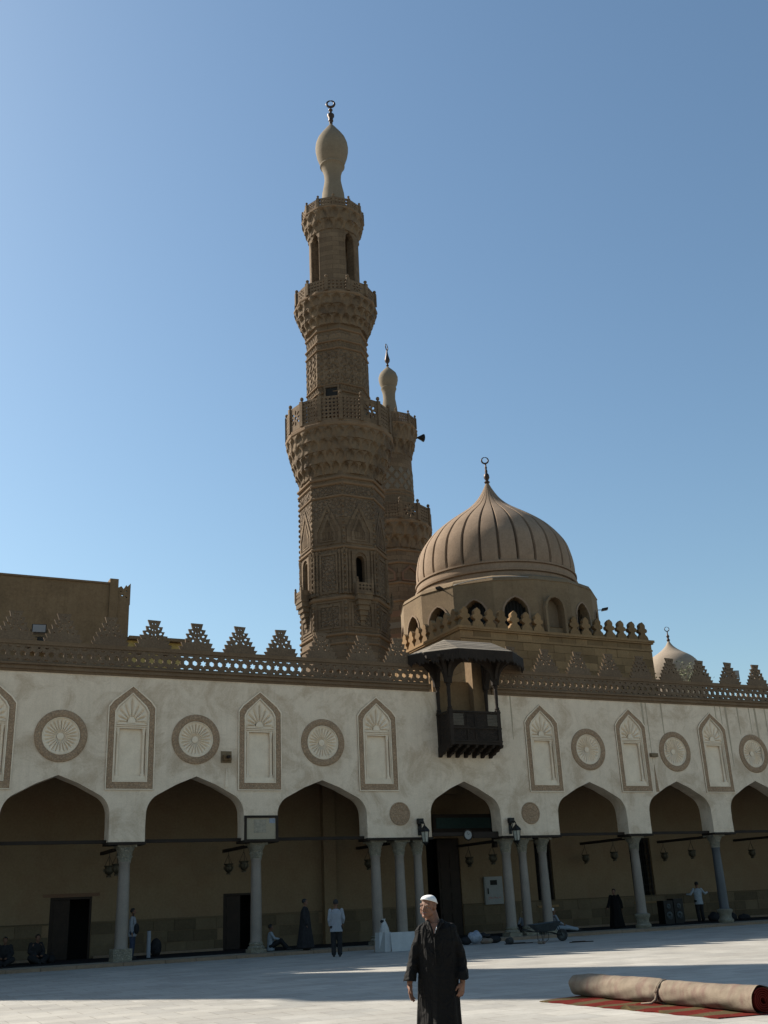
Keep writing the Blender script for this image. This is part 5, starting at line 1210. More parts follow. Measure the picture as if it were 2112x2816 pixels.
def person(label, loc, rz, h=1.75, top='shirt', bottom='darkcloth', robe=None, arms=None, legs=None, lean=0.0, capmat=None, seat=False, hairc='hair', sk='skind', twist=0.0, group='people under the arcade'):
    t = thing('person', label, 'person', loc, rz, group); s = h/1.75
    V = lambda *a: Vector(a)*s
    hipz = 0.92 if not seat else 0.16
    hip = V(0, 0, hipz); ch = V(0, -lean*0.35, hipz+0.40); nk = V(0, -lean*0.5, hipz+0.56); hd = nk+V(0, -lean*0.12-0.01, 0.15)
    L = legs or {-1: [V(-.09, 0, .90), V(-.1, -.02, .5), V(-.1, .02, .09)], 1: [V(.09, 0, .90), V(.1, -.02, .5), V(.1, .02, .09)]}
    if legs: L = {k: [V(*p) for p in v] for k, v in legs.items()}
    A = arms or {-1: [(-.19, 0, .50), (-.24, .02, .22), (-.22, -.06, -.03)], 1: [(.19, 0, .50), (.24, .02, .22), (.22, -.06, -.03)]}
    A = {k: [Vector((p[0], p[1]-lean*0.4*max(0, p[2]), p[2]+hipz))*s for p in v] for k, v in A.items()}
    b = MB(); head(b, hd, s); capsule(b, nk-V(0, 0, .05), hd, 0.05*s, 0.05*s); capsule(b, hip, ch, 0.13*s, 0.15*s, 0.7); capsule(b, V(0, -lean*.4, hipz+.46)-V(.12, 0, 0), V(0, -lean*.4, hipz+.46)+V(.12, 0, 0), .07*s, .07*s)
    for k in (-1, 1):
        chain(b, A[k], [.048*s, .038*s, .027*s]); hand(b, A[k][2], A[k][2]-A[k][1], s, k); chain(b, L[k], [.085*s, .055*s, .04*s])
        f = L[k][2]; capsule(b, f+V(0, .03, -.05), f+V(0, -.16, -.055), .035*s, .03*s)
    remesh(b, 0.016, 'body', sk, t, 2)
    if robe:
        m = MB(); zb = 0.06 if not seat else 0.02
        if not seat:
            loft(m, [(0, -lean*.5*s, (hipz+.56)*s, .07*s, .07*s), (0, -lean*.45*s, (hipz+.50)*s, .17*s, .11*s), (0, -lean*.35*s, (hipz+.38)*s, .23*s, .16*s), (0, -lean*.15*s, (hipz+.1)*s, .24*s, .19*s), (0, 0, .75*s, .27*s, .22*s), (0, 0, .4*s, .31*s, .27*s), (0, .01, zb*s, .36*s, .32*s)], 36, .06, 7)
        else:
            chain(m, [hip, ch], [.19*s, .19*s], .8)
            for k in (-1, 1): chain(m, L[k], [.12*s, .11*s, .09*s])
        for k in (-1, 1): chain(m, [A[k][0], A[k][1], A[k][1].lerp(A[k][2], .92)], [.085*s, .075*s, .085*s])
        remesh(m, 0.02, 'robe', robe, t, 3)
    else:
        m = MB(); loft(m, [(0, -lean*.5*s, (hipz+.545)*s, .065*s, .065*s), (0, -lean*.45*s, (hipz+.50)*s, .16*s, .10*s), (0, -lean*.35*s, (hipz+.38)*s, .20*s, .135*s), (0, -lean*.15*s, (hipz+.15)*s, .18*s, .135*s), (0, 0, (hipz+.0)*s, .19*s, .145*s), (0, 0.0, (hipz-.16)*s, .21*s, .16*s)], 30, .03, 6)
        for k in (-1, 1): chain(m, [A[k][0], A[k][1], A[k][1].lerp(A[k][2], .8)], [.062*s, .052*s, .045*s])
        remesh(m, 0.014, 'shirt', top, t, 2)
        m = MB(); 
        for k in (-1, 1): chain(m, [L[k][0], L[k][1], L[k][1].lerp(L[k][2], .95)], [.12*s, .092*s, .082*s])
        capsule(m, V(-.05, 0, hipz), V(.05, 0, hipz), .13*s, .13*s, .9)
        remesh(m, 0.018, 'trousers', bottom, t, 2)
    for k in (-1, 1):
        f = L[k][2]; m = MB(); capsule(m, f+V(0, .03, -.05), f+V(0, -.17, -.058), .042*s, .034*s); remesh(m, 0.014, 'shoe', 'rubber', t, 1)
    m = MB(); m.ball(hd+V(0, .02, .035), .1*s, 14, 9, (.9, 1.04, 1.0)); me = m
    cut = MB(); pl = hd.z-0.005*s if not capmat else hd.z+0.035*s
    keep = [i for i, v in enumerate(m.v) if v[2] >= pl-0.03*s and not (v[1] < hd.y-0.045*s and v[2] < hd.z+0.055*s)]
    ks = set(keep); idx = {k: i for i, k in enumerate(keep)}
    cut.add([m.v[k] for k in keep], [[idx[i] for i in f] for f in m.f if all(i in ks for i in f)])
    cut.obj('skullcap' if capmat else 'hair', capmat or hairc, t, smooth=True, world=False)
    return t
AW = {-1: [(-.19, 0, .50), (-.25, .03, .24), (-.22, -.10, .08)], 1: [(.19, 0, .50), (.24, .02, .22), (.2, -.05, .0)]}
person('man seen from behind in a long pale shirt and dark trousers, standing at the step', (15.4, -4.47, 0), pi-0.35, 1.86, 'shirt', 'darkcloth', arms=AW)
person('man in a long dark robe standing in front of the wall left of the pilaster', (15.95, -0.15, FZ), 1.1, 1.84, robe='darkcloth')
person('person seated on the floor with a pale top, behind the man in the dark robe', (15.1, 1.4, FZ), 1.3, 1.7, 'blueshirt', seat=True, legs={-1: [(-.09, 0, .16), (-.15, -.4, .38), (-.12, -.62, .09)], 1: [(.09, 0, .16), (.15, -.42, .34), (.1, -.68, .09)]}, arms={-1: [(-.19, 0, .5), (-.25, -.14, .3), (-.14, -.36, .26)], 1: [(.19, 0, .5), (.25, -.14, .3), (.14, -.36, .26)]})
SL = {-1: [(-.09, 0, .16), (-.3, -.3, .22), (-.05, -.42, .1)], 1: [(.09, 0, .16), (.3, -.3, .22), (.08, -.5, .1)]}
SA = {-1: [(-.19, 0, .5), (-.27, -.1, .26), (-.12, -.32, .14)], 1: [(.19, 0, .5), (.27, -.1, .26), (.12, -.32, .14)]}
person('person sitting cross-legged in dark clothes at the far left edge', (5.3, 2.6, FZ), -0.2, 1.75, robe='darkcloth', seat=True, legs=SL, arms=SA, lean=0.15)
person('person sitting in dark clothes left of the first door, head bowed', (6.4, 2.9, FZ), 0.3, 1.8, robe='darkcloth', seat=True, legs=SL, arms=SA, lean=0.3)
person('person in a white top with a dark shoulder bag, half hidden by the leftmost column', (9.85, 2.3, FZ), 1.2, 1.78, 'shirt', 'jeans', arms={-1: [(-.19, 0, .50), (-.24, .02, .22), (-.22, -.02, -.03)], 1: [(.19, 0, .50), (.24, -.02, .22), (.24, -.1, .0)]})
person('man in a white skullcap sitting against the column behind the wheelbarrow tray', (26.95, 1.35, FZ), -1.0, 1.75, 'shirt', 'darkcloth', seat=True, legs={-1: [(-.09, 0, .16), (-.12, -.4, .35), (-.1, -.66, .09)], 1: [(.09, 0, .16), (.12, -.42, .14), (.1, -.84, .09)]}, arms=SA, capmat='capw')
person('man in a white skullcap and pale shirt reclining with legs stretched right of the column', (28.9, 1.8, FZ), 1.15, 1.8, 'shirt', 'blueshirt', seat=True, lean=-0.15, legs={-1: [(-.09, 0, .16), (-.12, -.45, .16), (-.1, -.9, .09)], 1: [(.09, 0, .16), (.12, -.44, .2), (.1, -.86, .09)]}, arms=SA, capmat='capw')
person('person in a black robe walking left beside the grey column', (32.0, 1.4, FZ), -pi/2+0.5, 1.72, robe='robe', arms={-1: [(-.19, 0, .50), (-.24, -.1, .24), (-.22, -.36, .02)], 1: [(.19, 0, .50), (.25, .12, .24), (.24, .16, .0)]})
person('man in a pale striped shirt with both forearms raised sideways near the far right column', (38.7, 3.3, FZ), pi-0.3, 1.9, 'blueshirt', 'darkcloth', arms={-1: [(-.19, 0, .50), (-.35, .0, .30), (-.55, -.12, .36)], 1: [(.19, 0, .50), (.36, .0, .28), (.5, -.16, .30)]})
t = thing('shoulder_bag', 'dark shoulder bag on the person half hidden by the leftmost column', 'bag', (9.97, 2.13, 1.12))
m = MB(); m.ball((0, 0, 0.05), 0.13, 10, 7, (0.8, 0.6, 1.5)); m.obj('pouch', 'darkcloth', t, world=False); MB().tube([(-0.12, 0, 0.2), (-0.16, -0.02, 0.45), (-0.14, 0, 0.6)], 0.02, 6).obj('strap', 'darkcloth', t, world=False)
t = thing('rolled_paper_tube', 'white tube held upright beside the leftmost column', 'tube', (10.42, 2.0, FZ))
MB().lathe([(0.075, 0.0), (0.075, 0.95)], 16).obj('roll', 'shirt', t, smooth=SM, world=False); MB().lathe([(0.05, 0.95), (0.05, 0.97)], 12).obj('end_cap', 'iron', t, world=False)
t = thing('rucksack', 'dark rucksack on the floor behind the white tube', 'bag', (10.85, 2.6, FZ)); m = MB(); m.ball((0, 0, 0.33), 0.3, 12, 8, (0.75, 0.6, 1.15)); m.obj('body', 'darkcloth', t, smooth=True, world=False); MB().ball((0, -0.17, 0.22), 0.15, 10, 6, (0.9, 0.5, 0.9)).obj('pocket', 'darkcloth', t, smooth=True, world=False)
t = thing('plastic_bag', 'dark bag on the floor between the seated person and the first door', 'bag', (7.0, 2.9, FZ)); MB().ball((0, 0, 0.13), 0.17, 10, 7, (1, .8, .9)).obj('body', 'darkcloth', t, smooth=True, world=False); MB().tube([(-.08, 0, .25), (-.03, 0, .36), (.05, 0, .36), (.08, 0, .25)], .012, 5).obj('handle', 'darkcloth', t, world=False)

# ---- the man in front ------------------------------------------
mp = thing('person', 'man in a white skullcap and long black robe standing in front of the camera', 'person', (5.04, -30.88, 0), -YAW)

HC = Vector((0.0, 0.0, 1.580)); HT = 0.89 * Matrix.Rotation(radians(-33), 3, 'Z') @ Matrix.Rotation(radians(6), 3, 'Y') @ Matrix.Rotation(radians(6), 3, 'X')
def H(x, y, z): return HC + HT @ Vector((x, y, z))   # HT carries the turn, tilt and size of the head
b = MB()
def hb(c, r, sc=(1, 1, 1), n=16, m_=10):
    q = MB().ball((0, 0, 0), r, n, m_, sc); b.add([H(c[0]+v[0], c[1]+v[1], c[2]+v[2]) for v in q.v], q.f)
def hc(a, c, ra, rb, n=10):
    q = MB(); capsule(q, a, c, ra, rb, 1.0, n); b.add([H(*v) for v in q.v], q.f)
hb((0, 0.018, 0.028), 0.088, (0.86, 1.08, 0.98)); hb((0, -0.02, 0.0), 0.068, (0.95, 1.05, 1.1)); hb((0, -0.035, -0.045), 0.054, (0.98, 0.9, 1.0)); hc((-0.045, 0.0, -0.045), (-0.018, -0.07, -0.083), 0.022, 0.018); hc((0.045, 0.0, -0.045), (0.018, -0.07, -0.083), 0.022, 0.018)
hb((0, -0.078, -0.086), 0.021, (1.1, .9, .9)); hc((-0.045, -0.068, 0.030), (0.045, -0.068, 0.030), 0.015, 0.015)       # chin, brow ridge
hc((0, -0.083, 0.018), (0, -0.108, -0.022), 0.009, 0.0135); hb((-0.014, -0.094, -0.027), 0.0095); hb((0.014, -0.094, -0.027), 0.0095)   # nose
hb((-0.042, -0.060, -0.012), 0.023, (1, .8, 1)); hb((0.042, -0.060, -0.012), 0.023, (1, .8, 1)); hb((-0.044, -0.035, -0.045), 0.034, (.9, 1, 1.1)); hb((0.044, -0.035, -0.045), 0.034, (.9, 1, 1.1))                              # cheekbones
hc((-0.022, -0.083, -0.052), (0.022, -0.083, -0.052), 0.010, 0.010)
for sx in (-1, 1): hb((sx*0.077, 0.012, -0.002), 0.027, (0.32, 0.7, 1.15), 10, 8); hb((sx*0.083, 0.016, 0.004), 0.018, (0.4, 0.8, 1.2), 8, 6)
capsule(b, HC+HT @ Vector((0, 0.03, -0.04)), (0.045, 0.02, 1.41), 0.062, 0.070); capsule(b, (0.045, 0.02, 1.42), (0.05, 0.02, 1.30), 0.07, 0.09)
# torso under the robe, arms and legs: one continuous body
SHL, SHR = Vector((-0.100, 0.02, 1.345)), Vector((0.222, 0.03, 1.365))
EL, ER = Vector((-0.168, 0.03, 1.12)), Vector((0.288, 0.05, 1.12)); WL, WR = Vector((-0.215, -0.03, 0.915)), Vector((0.285, -0.02, 0.91))
capsule(b, (0.06, 0.03, 1.30), (0.06, 0.03, 0.95), 0.14, 0.14, 0.75); chain(b, [SHL+Vector((0, 0, -.03)), EL, WL], [.045, .04, .027]); chain(b, [SHR+Vector((0, 0, -.03)), ER, WR], [.045, .04, .027])
capsule(b, SHL+Vector((.03, 0, -.03)), SHR+Vector((-.03, 0, -.03)), .05, .05)
for sx in (-1, 1): chain(b, [(0.06+sx*0.09, 0.03, .9), (0.06+sx*0.1, 0.02, .48), (0.06+sx*0.1, 0.05, .09)], [.09, .06, .042]); capsule(b, (0.06+sx*0.1, 0.06, .04), (0.06+sx*0.11, -0.13, .035), .04, .032)
def big_hand(w, tip_dir, palm_n, side, curl):
    d = Vector(tip_dir).normalized(); n_ = Vector(palm_n); n_ = (n_-d*n_.dot(d)).normalized(); a = d.cross(n_)*side     # a points to the thumb side
    capsule(b, w, w+d*0.03, .025, .027)
    for i in range(4): capsule(b, w+d*0.02+a*(0.012-i*0.008), w+d*0.088+a*(0.030-i*0.0195), .018, .0125)
    Ls = (0.066, 0.075, 0.070, 0.055)
    for i in range(4):
        p = w+d*(0.092-0.004*abs(i-1.2))+a*(0.031-i*0.0205); dd = (d+a*(0.10-i*0.07)).normalized()
        for j, fr_ in enumerate((0.45, 0.30, 0.25)):
            dd2 = (dd*cos(curl[i]*(j+.5))+n_*sin(curl[i]*(j+.5))).normalized(); q = p+dd2*Ls[i]*fr_; capsule(b, p, q, .0095-.0008*j, .0088-.0008*j, n=8); p = q
    p = w+d*0.025+a*0.024; q = p+(d*0.75+a*0.55+n_*0.35).normalized()*0.045; capsule(b, p, q, .014, .0115, n=8); capsule(b, q, q+(d*0.95+a*0.15+n_*0.3).normalized()*0.034, .011, .0085, n=8)
big_hand(WL, (0.07, -0.22, -1), (0.9, -0.35, 0.0), 1, (0.18, 0.28, 0.32, 0.38))
big_hand(WR, (-0.22, -0.25, -1), (-0.6, 0.5, 0), -1, (0.5, 0.55, 0.6, 0.65))
remesh(b, 0.0045, 'body', 'skin', mp, 2)
for sx in (-1, 1):
    e = MB(); q = MB().ball((0, 0, 0), 0.0115, 12, 8); e.add([H(sx*0.030+v[0], -0.0735+v[1], 0.008+v[2]*0.5) for v in q.v], q.f); eo = e.obj('eye', 'eyew', mp, smooth=True, world=False)
    e = MB(); q = MB().ball((0, 0, 0), 0.0056, 10, 6); e.add([H(sx*0.030+v[0]-0.001, -0.0825+v[1]*0.6, 0.0075+v[2]) for v in q.v], q.f); e.obj('iris', 'eyed', eo, smooth=True, world=False)
    e = MB(); e.tube([H(sx*0.016, -0.0835, 0.027), H(sx*0.032, -0.083, 0.032), H(sx*0.050, -0.070, 0.026)], [0.003, 0.0042, 0.0025], 6); e.obj('eyebrow', 'grey', mp, smooth=True, world=False)
e = MB(); e.tube([H(-0.021, -0.0915, -0.053), H(-0.008, -0.0955, -0.0505), H(0.008, -0.0955, -0.0505), H(0.021, -0.0915, -0.053)], [0.002, 0.0042, 0.0042, 0.002], 6); e.tube([H(-0.018, -0.090, -0.060), H(0, -0.0945, -0.062), H(0.018, -0.090, -0.060)], [0.0025, 0.005, 0.0025], 6); e.obj('lips', 'lip', mp, smooth=True, world=False)
e = MB()
for sx in (-1, 1): e.tube([H(0, -0.0975, -0.041), H(sx*0.016, -0.0945, -0.043), H(sx*0.027, -0.086, -0.050)], [0.0045, 0.0042, 0.002], 6)
e.obj('moustache', 'grey', mp, smooth=True, world=False)
# crocheted cap: dome cut on a tilted line, high on the forehead
c = MB(); nn_, mm = 36, 12; vs = []
for i in range(mm+1):
    ph = (i/mm)*radians(90)
    for j in range(nn_):
        th = 2*pi*j/nn_; rx, ry = 0.0815, 0.102
        low = 0.056+0.036*(-sin(th))*1.0          # rim height: high at the front (y<0), low at the nape
        z = low+(0.121-low)*sin(ph); k = cos(ph)**0.75
        vs.append(H(rx*k*cos(th), 0.020+ry*k*sin(th), z))
c.add(vs, [(i*nn_+j, i*nn_+(j+1) % nn_, (i+1)*nn_+(j+1) % nn_, (i+1)*nn_+j) for i in range(mm) for j in range(nn_)]+[tuple(reversed(range(nn_)))]); c.obj('skullcap', 'capw', mp, smooth=SM, world=False)
c = MB(); P = [H(0.0825*cos(2*pi*j/36), 0.020+0.104*sin(2*pi*j/36), 0.056-0.036*sin(2*pi*j/36)) for j in range(37)]; c.tube(P, 0.0045, 6); c.obj('cap_rim', 'capw', mp, smooth=True, world=False)
# robe: wide-shouldered, flaring sleeves, vertical folds
m = MB(); RG = []
prof = [(1.462, .052, .02, .072, .072), (1.445, .055, .02, .105, .09), (1.415, .060, .02, .165, .105), (1.37, .062, .025, .188, .115), (1.26, .062, .02, .19, .135), (1.12, .062, .015, .182, .14), (0.98, .062, .015, .186, .145), (0.84, .06, .02, .19, .15), (0.68, .055, .02, .196, .16), (0.50, .052, .02, .204, .175), (0.30, .052, .02, .236, .20), (0.10, .05, .02, .255, .22)]
n = 120; vs = []
rnd = random.Random(5); ph = [rnd.uniform(0, 6.28) for _ in range(8)]
for i in range(len(prof)*4-3):
    a = i/4; k = min(int(a), len(prof)-2); f_ = a-k; z, cx, cy, rx, ry = [prof[k][q]*(1-f_)+prof[k+1][q]*f_ for q in range(5)]
    dn = max(0, (1.36-z)/1.26)
    for j in range(n):
        th = 2*pi*j/n; w_ = sin(5*th+ph[0]+0.6*sin(z*4))+0.6*sin(9*th+ph[1]-z*1.5)+0.4*sin(14*th+ph[2]+z*2.5)
        amp = 0.022+0.095*dn; crease = 0.010*sin(z*23+3*sin(th*3+ph[3]))*(1 if 0.8 < z < 1.3 else 0.3)
        f2 = 1+amp*w_*0.6+crease; fr_ = max(0, -sin(th))**2*max(0, (z-1.36)/0.1); vs.append((cx+rx*cos(th)*f2, cy+ry*sin(th)*f2, z-0.075*fr_))
K = len(prof)*4-3
m.add(vs, [(i*n+j, i*n+(j+1) % n, (i+1)*n+(j+1) % n, (i+1)*n+j) for i in range(K-1) for j in range(n)]+[tuple(range(n)), tuple((K-1)*n+j for j in reversed(range(n)))])
def sleeve(S, E_, W, sg):
    C = Vector(W)+Vector((0, 0, 0.025)); pts = [S+Vector((-sg*0.03, 0, 0.01)), S.lerp(E_, .5), E_, E_.lerp(C, .5), C]; rad = [(.060, .072), (.054, .072), (.050, .075), (.054, .085), (.064, .098)]
    vs = []; n = 30; rows = 25
    for i in range(rows):
        a = i/(rows-1)*4; k = min(int(a), 3); f_ = a-k; p = pts[k].lerp(pts[k+1], f_); rx = rad[k][0]*(1-f_)+rad[k+1][0]*f_; ry = rad[k][1]*(1-f_)+rad[k+1][1]*f_
        for j in range(n):
            th = 2*pi*j/n; cr = 1+0.06*sin(i*1.15+2.2*sin(th+sg)+1.5*cos(2*th))*(1 if 5 < i < 21 else 0.3)
            vs.append(p+Vector((rx*cos(th)*cr, ry*sin(th)*cr, 0.012*sin(th*2+sg)*(i/rows))))
    m.add(vs, [(i*n+j, i*n+(j+1) % n, (i+1)*n+(j+1) % n, (i+1)*n+j) for i in range(rows-1) for j in range(n)]+[tuple(range(n)), tuple((rows-1)*n+j for j in reversed(range(n)))])
sleeve(SHL, EL, WL, -1); sleeve(SHR, ER, WR, 1)
capsule(m, SHL+Vector((.02, 0, .0)), (0.0, .02, 1.38), .068, .06); capsule(m, SHR+Vector((-.02, 0, .0)), (0.12, .02, 1.38), .068, .06)
ro = remesh(m, 0.0065, 'robe', 'robe', mp, 2)
# open placket, collar and undershirt
c = MB(); c.add([(0.005, -0.085, 1.435), (0.085, -0.080, 1.43), (0.052, -0.128, 1.34), (0.03, -0.130, 1.34)], [(0, 1, 2, 3)]); c2_ = MB(); c2_.add(c.v+[(v[0], v[1]-0.006, v[2]) for v in c.v], [(0, 1, 2, 3), (7, 6, 5, 4), (0, 1, 5, 4), (1, 2, 6, 5), (2, 3, 7, 6), (3, 0, 4, 7)]); c2_.obj('chest', 'skin', mp, world=False)
for sg, pts in ((-1, [(-0.012, 0.04, 1.455), (-0.018, -0.03, 1.452), (-0.004, -0.082, 1.43), (0.018, -0.125, 1.37), (0.032, -0.142, 1.31)]), (1, [(0.122, 0.04, 1.455), (0.128, -0.03, 1.445), (0.098, -0.085, 1.425), (0.066, -0.128, 1.365), (0.042, -0.143, 1.31)])):
    MB().tube(pts, [0.014, 0.016, 0.017, 0.013, 0.008], 8).obj('collar', 'robe', mp, smooth=True, world=False)
MB().tube([(0.075, -0.098, 1.405), (0.062, -0.122, 1.375), (0.048, -0.134, 1.345)], [0.008, 0.009, 0.005], 6).obj('undershirt_edge', 'capw', mp, smooth=True, world=False)
MB().tube([(0.037, -0.149, 1.31), (0.04, -0.152, 1.2), (0.042, -0.150, 1.08)], [0.006, 0.006, 0.004], 6).obj('placket', 'robe', mp, smooth=True, world=False)

# ================================================================== CARPETS
def carpet_roll():
    p0, p1 = Vector((11.55, -24.0, 0)), Vector((11.40, -28.5, 0)); ax = (p1-p0); L = ax.length; ax.normalize(); sd_ = Vector((ax.y, -ax.x, 0))
    t = thing('rolled_carpet', 'thick rolled carpet with beige backing lying on a red carpet, tied in the middle', 'carpet', p0)
    nu, nl = 60, 90; R = 0.187; vs = []
    rnd = random.Random(2)
    for i in range(nl+1):
        v = i/nl; r = R*(1+0.06*sin(v*7)+0.03*sin(v*19)); squash = 1.0
        g = math.exp(-((v-0.53)/0.018)**2); r *= 1-0.16*g
        lump = 0.10*math.exp(-((v-0.0)/0.05)**2)
        for j in range(nu):
            th = 2*pi*j/nu; rr2 = r*(1+0.035*sin(2*th+v*9)+0.03*sin(3*th+v*17)+0.018*sin(7*th-v*33)+0.012*sin(5*th+v*71)+0.006*sin(2*pi*v*40+th))*(1-lump*(0.5+0.5*sin(th)))
            z = R*0.94+rr2*sin(th)*0.97; z = max(z, 0.02+0.004*abs(sin(th*5))); vs.append(ax*(v*L)+sd_*(rr2*cos(th)*1.05)+Vector((0, 0, z)))
    m = MB().add(vs, [(i*nu+j, i*nu+(j+1) % nu, (i+1)*nu+(j+1) % nu, (i+1)*nu+j) for i in range(nl) for j in range(nu)])
    m.obj('outer_wrap', 'carpetback', t, smooth=True, world=False)
    for e, v, sg in ((0, 0.0, 1), (1, 1.0, -1)):
        # spiral layers seen at the end
        sp = MB(); P = []; 
        for i in range(120):
            th = i/119*2*pi*4.5+0.6; r = 0.163-0.125*i/119; P.append((th, r))
        vs = []
        for th, r in P:
            for rr3, dpt in ((r+0.006, 0.0), (r-0.010, 0.0), (r-0.010, 0.28), (r+0.006, 0.28)):
                vs.append(ax*(v*L+sg*dpt+sg*(-0.01)*1)+sd_*(rr3*cos(th)*1.05)+Vector((0, 0, R*0.94+rr3*sin(th)*0.97)))
        sp.add(vs, [(i*4+j, i*4+(j+1) % 4, (i+1)*4+(j+1) % 4, (i+1)*4+j) for i in range(119) for j in range(4)])
        sp.obj('spiral_layers', 'carpetred', t, smooth=SM, world=False)
    for w_ in (-0.012, 0.02):
        pts = []
        for i in range(33):
            th = 2*pi*i/32; pts.append(ax*(L*0.53+w_+0.03*sin(th*2))+sd_*(R*0.90*cos(th)*1.05)+Vector((0, 0, R*0.94+R*0.885*sin(th))))
        MB().tube(pts, [0.014+0.006*sin(i*2.3) for i in range(33)], 7).obj('tie', 'carpetback', t, smooth=True, world=False)
    MB().tube([ax*(L*0.53)+sd_*0.16+Vector((0, 0, 0.16)), ax*(L*0.535)+sd_*0.21+Vector((0, 0, 0.08)), ax*(L*0.52)+sd_*0.24+Vector((0, 0, 0.035)), ax*(L*0.49)+sd_*0.34+Vector((0, 0, 0.03))], [0.016, 0.022, 0.018, 0.01], 7).obj('loose_end', 'carpetback', t, smooth=True, world=False)
carpet_roll()
def flat_carpet(label, poly, nu=60, nv=20, bumps=()):
    a, b_, c_, d_ = [Vector(p) for p in poly]; t = None; vs = []
    def f(u, v):
        p = a.lerp(b_, u).lerp(d_.lerp(c_, u), v); z = 0.012+0.006*sin(u*21+v*3)*sin(v*5+1)+0.004*sin(u*47)
        for (bu, bv, s_, h) in bumps: z += h*math.exp(-((u-bu)/s_)**2)*max(0, 1-v/ bv if bv > 0 else 1)
        edge = 0.02*sin(u*33)+0.012*sin(u*80)
        if v == 0: p = p+(a-d_).normalized()*edge
        return (p.x, p.y, max(z, 0.008))
    m = MB().grid(nu, nv, f); k = len(m.v); top = list(m.v); m.v += [(x, y, 0.003) for x, y, z in top]; F = list(m.f); m.f += [[i+k for i in reversed(q)] for q in F]
    bd = [(i, i+1) for i in range(nu-1)]+[((j+1)*nu-1, (j+2)*nu-1) for j in range(nv-1)]+[(nv*nu-1-i, nv*nu-2-i) for i in range(nu-1)]+[((nv-1-j)*nu, (nv-2-j)*nu) for j in range(nv-1)]
    m.f += [[p, q, q+k, p+k] for p, q in bd]
    return tag(m.obj('flat_carpet', 'carpetred', smooth=radians(50), world=False), label, 'carpet')
flat_carpet('worn red patterned carpet lying flat beneath the tied roll', [(10.50, -24.35, 0), (10.62, -28.45, 0), (11.75, -28.62, 0), (11.9, -23.95, 0)], 90, 20, bumps=((0.53, 0.45, 0.03, 0.06), (0.72, 0.3, 0.03, 0.02)))
flat_carpet('small corner of another red carpet at the bottom right edge of the photo', [(10.55, -29.55, 0), (10.75, -31.0, 0), (12.5, -30.8, 0), (12.4, -29.3, 0)])

# ================================================================== WHEELBARROW, BOARDS, BAGS
wbt = thing('wheelbarrow', 'dark metal wheelbarrow with wire legs standing in front of the entrance columns', 'wheelbarrow', (24.35, -4.1, 0), radians(-12))
def tray():
    m = MB(); top = [(-0.62, -0.34, 0.64), (0.52, -0.34, 0.72), (0.52, 0.34, 0.72), (-0.62, 0.34, 0.64)]; bot = [(-0.30, -0.2, 0.36), (0.30, -0.2, 0.40), (0.30, 0.2, 0.40), (-0.30, 0.2, 0.36)]
    ti = [(x*0.95, y*0.93, z-0.002) for x, y, z in top]; bi = [(x*0.95, y*0.93, z+0.02) for x, y, z in bot]
    m.add(top+bot+ti+bi, [(0, 1, 5, 4), (1, 2, 6, 5), (2, 3, 7, 6), (3, 0, 4, 7), (4, 5, 6, 7), (8, 12, 13, 9), (9, 13, 14, 10), (10, 14, 15, 11), (11, 15, 12, 8), (12, 15, 14, 13), (0, 8, 9, 1), (1, 9, 10, 2), (2, 10, 11, 3), (3, 11, 8, 0)])
    m.tube([Vector(p) for p in top+[top[0]]], 0.014, 6); return m
tray().obj('tray', 'barrow', wbt, smooth=SM, world=False)
for sy in (-1, 1):
    MB().tube([(-1.05, sy*0.3, 0.52), (-0.6, sy*0.28, 0.40), (0.2, sy*0.2, 0.34), (0.62, sy*0.07, 0.22)], 0.018, 7).obj('handle', 'iron', wbt, smooth=True, world=False)
    MB().tube([(-0.28, sy*0.22, 0.36), (-0.26, sy*0.24, 0.1), (-0.16, sy*0.24, 0.015), (-0.02, sy*0.24, 0.1), (0.02, sy*0.22, 0.36)], 0.012, 6).obj('leg', 'iron', wbt, smooth=True, world=False)
    MB().tube([(0.62, sy*0.07, 0.22), (0.5, sy*0.12, 0.55), (0.42, sy*0.2, 0.7)], 0.012, 6).obj('brace', 'iron', wbt, smooth=True, world=False)
q = MB().lathe([(0.12, -0.04), (0.17, -0.05), (0.215, -0.035), (0.225, 0), (0.215, 0.035), (0.17, 0.05), (0.12, 0.04)], 28, cap=False); o = q.obj('wheel', 'rubber', wbt, smooth=SM, world=False, loc=(0.66, 0, 0.226)); o.rotation_euler = (pi/2, 0, 0)
q = MB().lathe([(0.03, -0.05), (0.03, 0.05)], 12).lathe([(0.14, -0.01), (0.14, 0.01)], 20); q.obj('rim', 'barrow', o, world=False)

def board(x, y, rz, w_, h, tilt, lab, mt='board'):
    t = thing('white_board', lab, 'board', (x, y, 0), rz, 'white boards leaning on the columns')
    c, s_ = cos(tilt), sin(tilt); m = MB(); m.obox((0, s_*h/2, c*h/2+0.006), (w_/2, 0, 0), (0, c*0.012, -s_*0.012), (0, s_*h/2, c*h/2)); m.obj('sheet', mt, t, world=False)
board(17.60, -3.30, radians(-38), 0.36, 0.68, 0.25, 'narrow grey-white board, leftmost of the three leaning boards', 'white')
board(17.78, -3.40, radians(-30), 0.42, 0.68, 0.22, 'pale narrow board between the leftmost one and the wide sheet')
board(18.55, -3.75, radians(-14), 1.25, 0.66, 0.2, 'wide white board leaning behind the man in front')
for (x, y, s_) in ((18.4, -3.2, 1),):
    t = thing('rubble_support', 'low stack of stone slabs that the white boards lean against', 'stone slabs', (x, -2.9, 0))
    for k in range(3): MB().box(-0.7+0.03*k, 0.75-0.05*k, -0.25, 0.28, 0.17*k+0.002, 0.17*k+0.165).obj('slab', 'dome', t, world=False)
t = thing('white_sack', 'crumpled white sack with dark print propped on the boards by the column', 'sack', (18.0, -2.9, 0.515))
t.scale = (0.8, 0.8, 0.85)
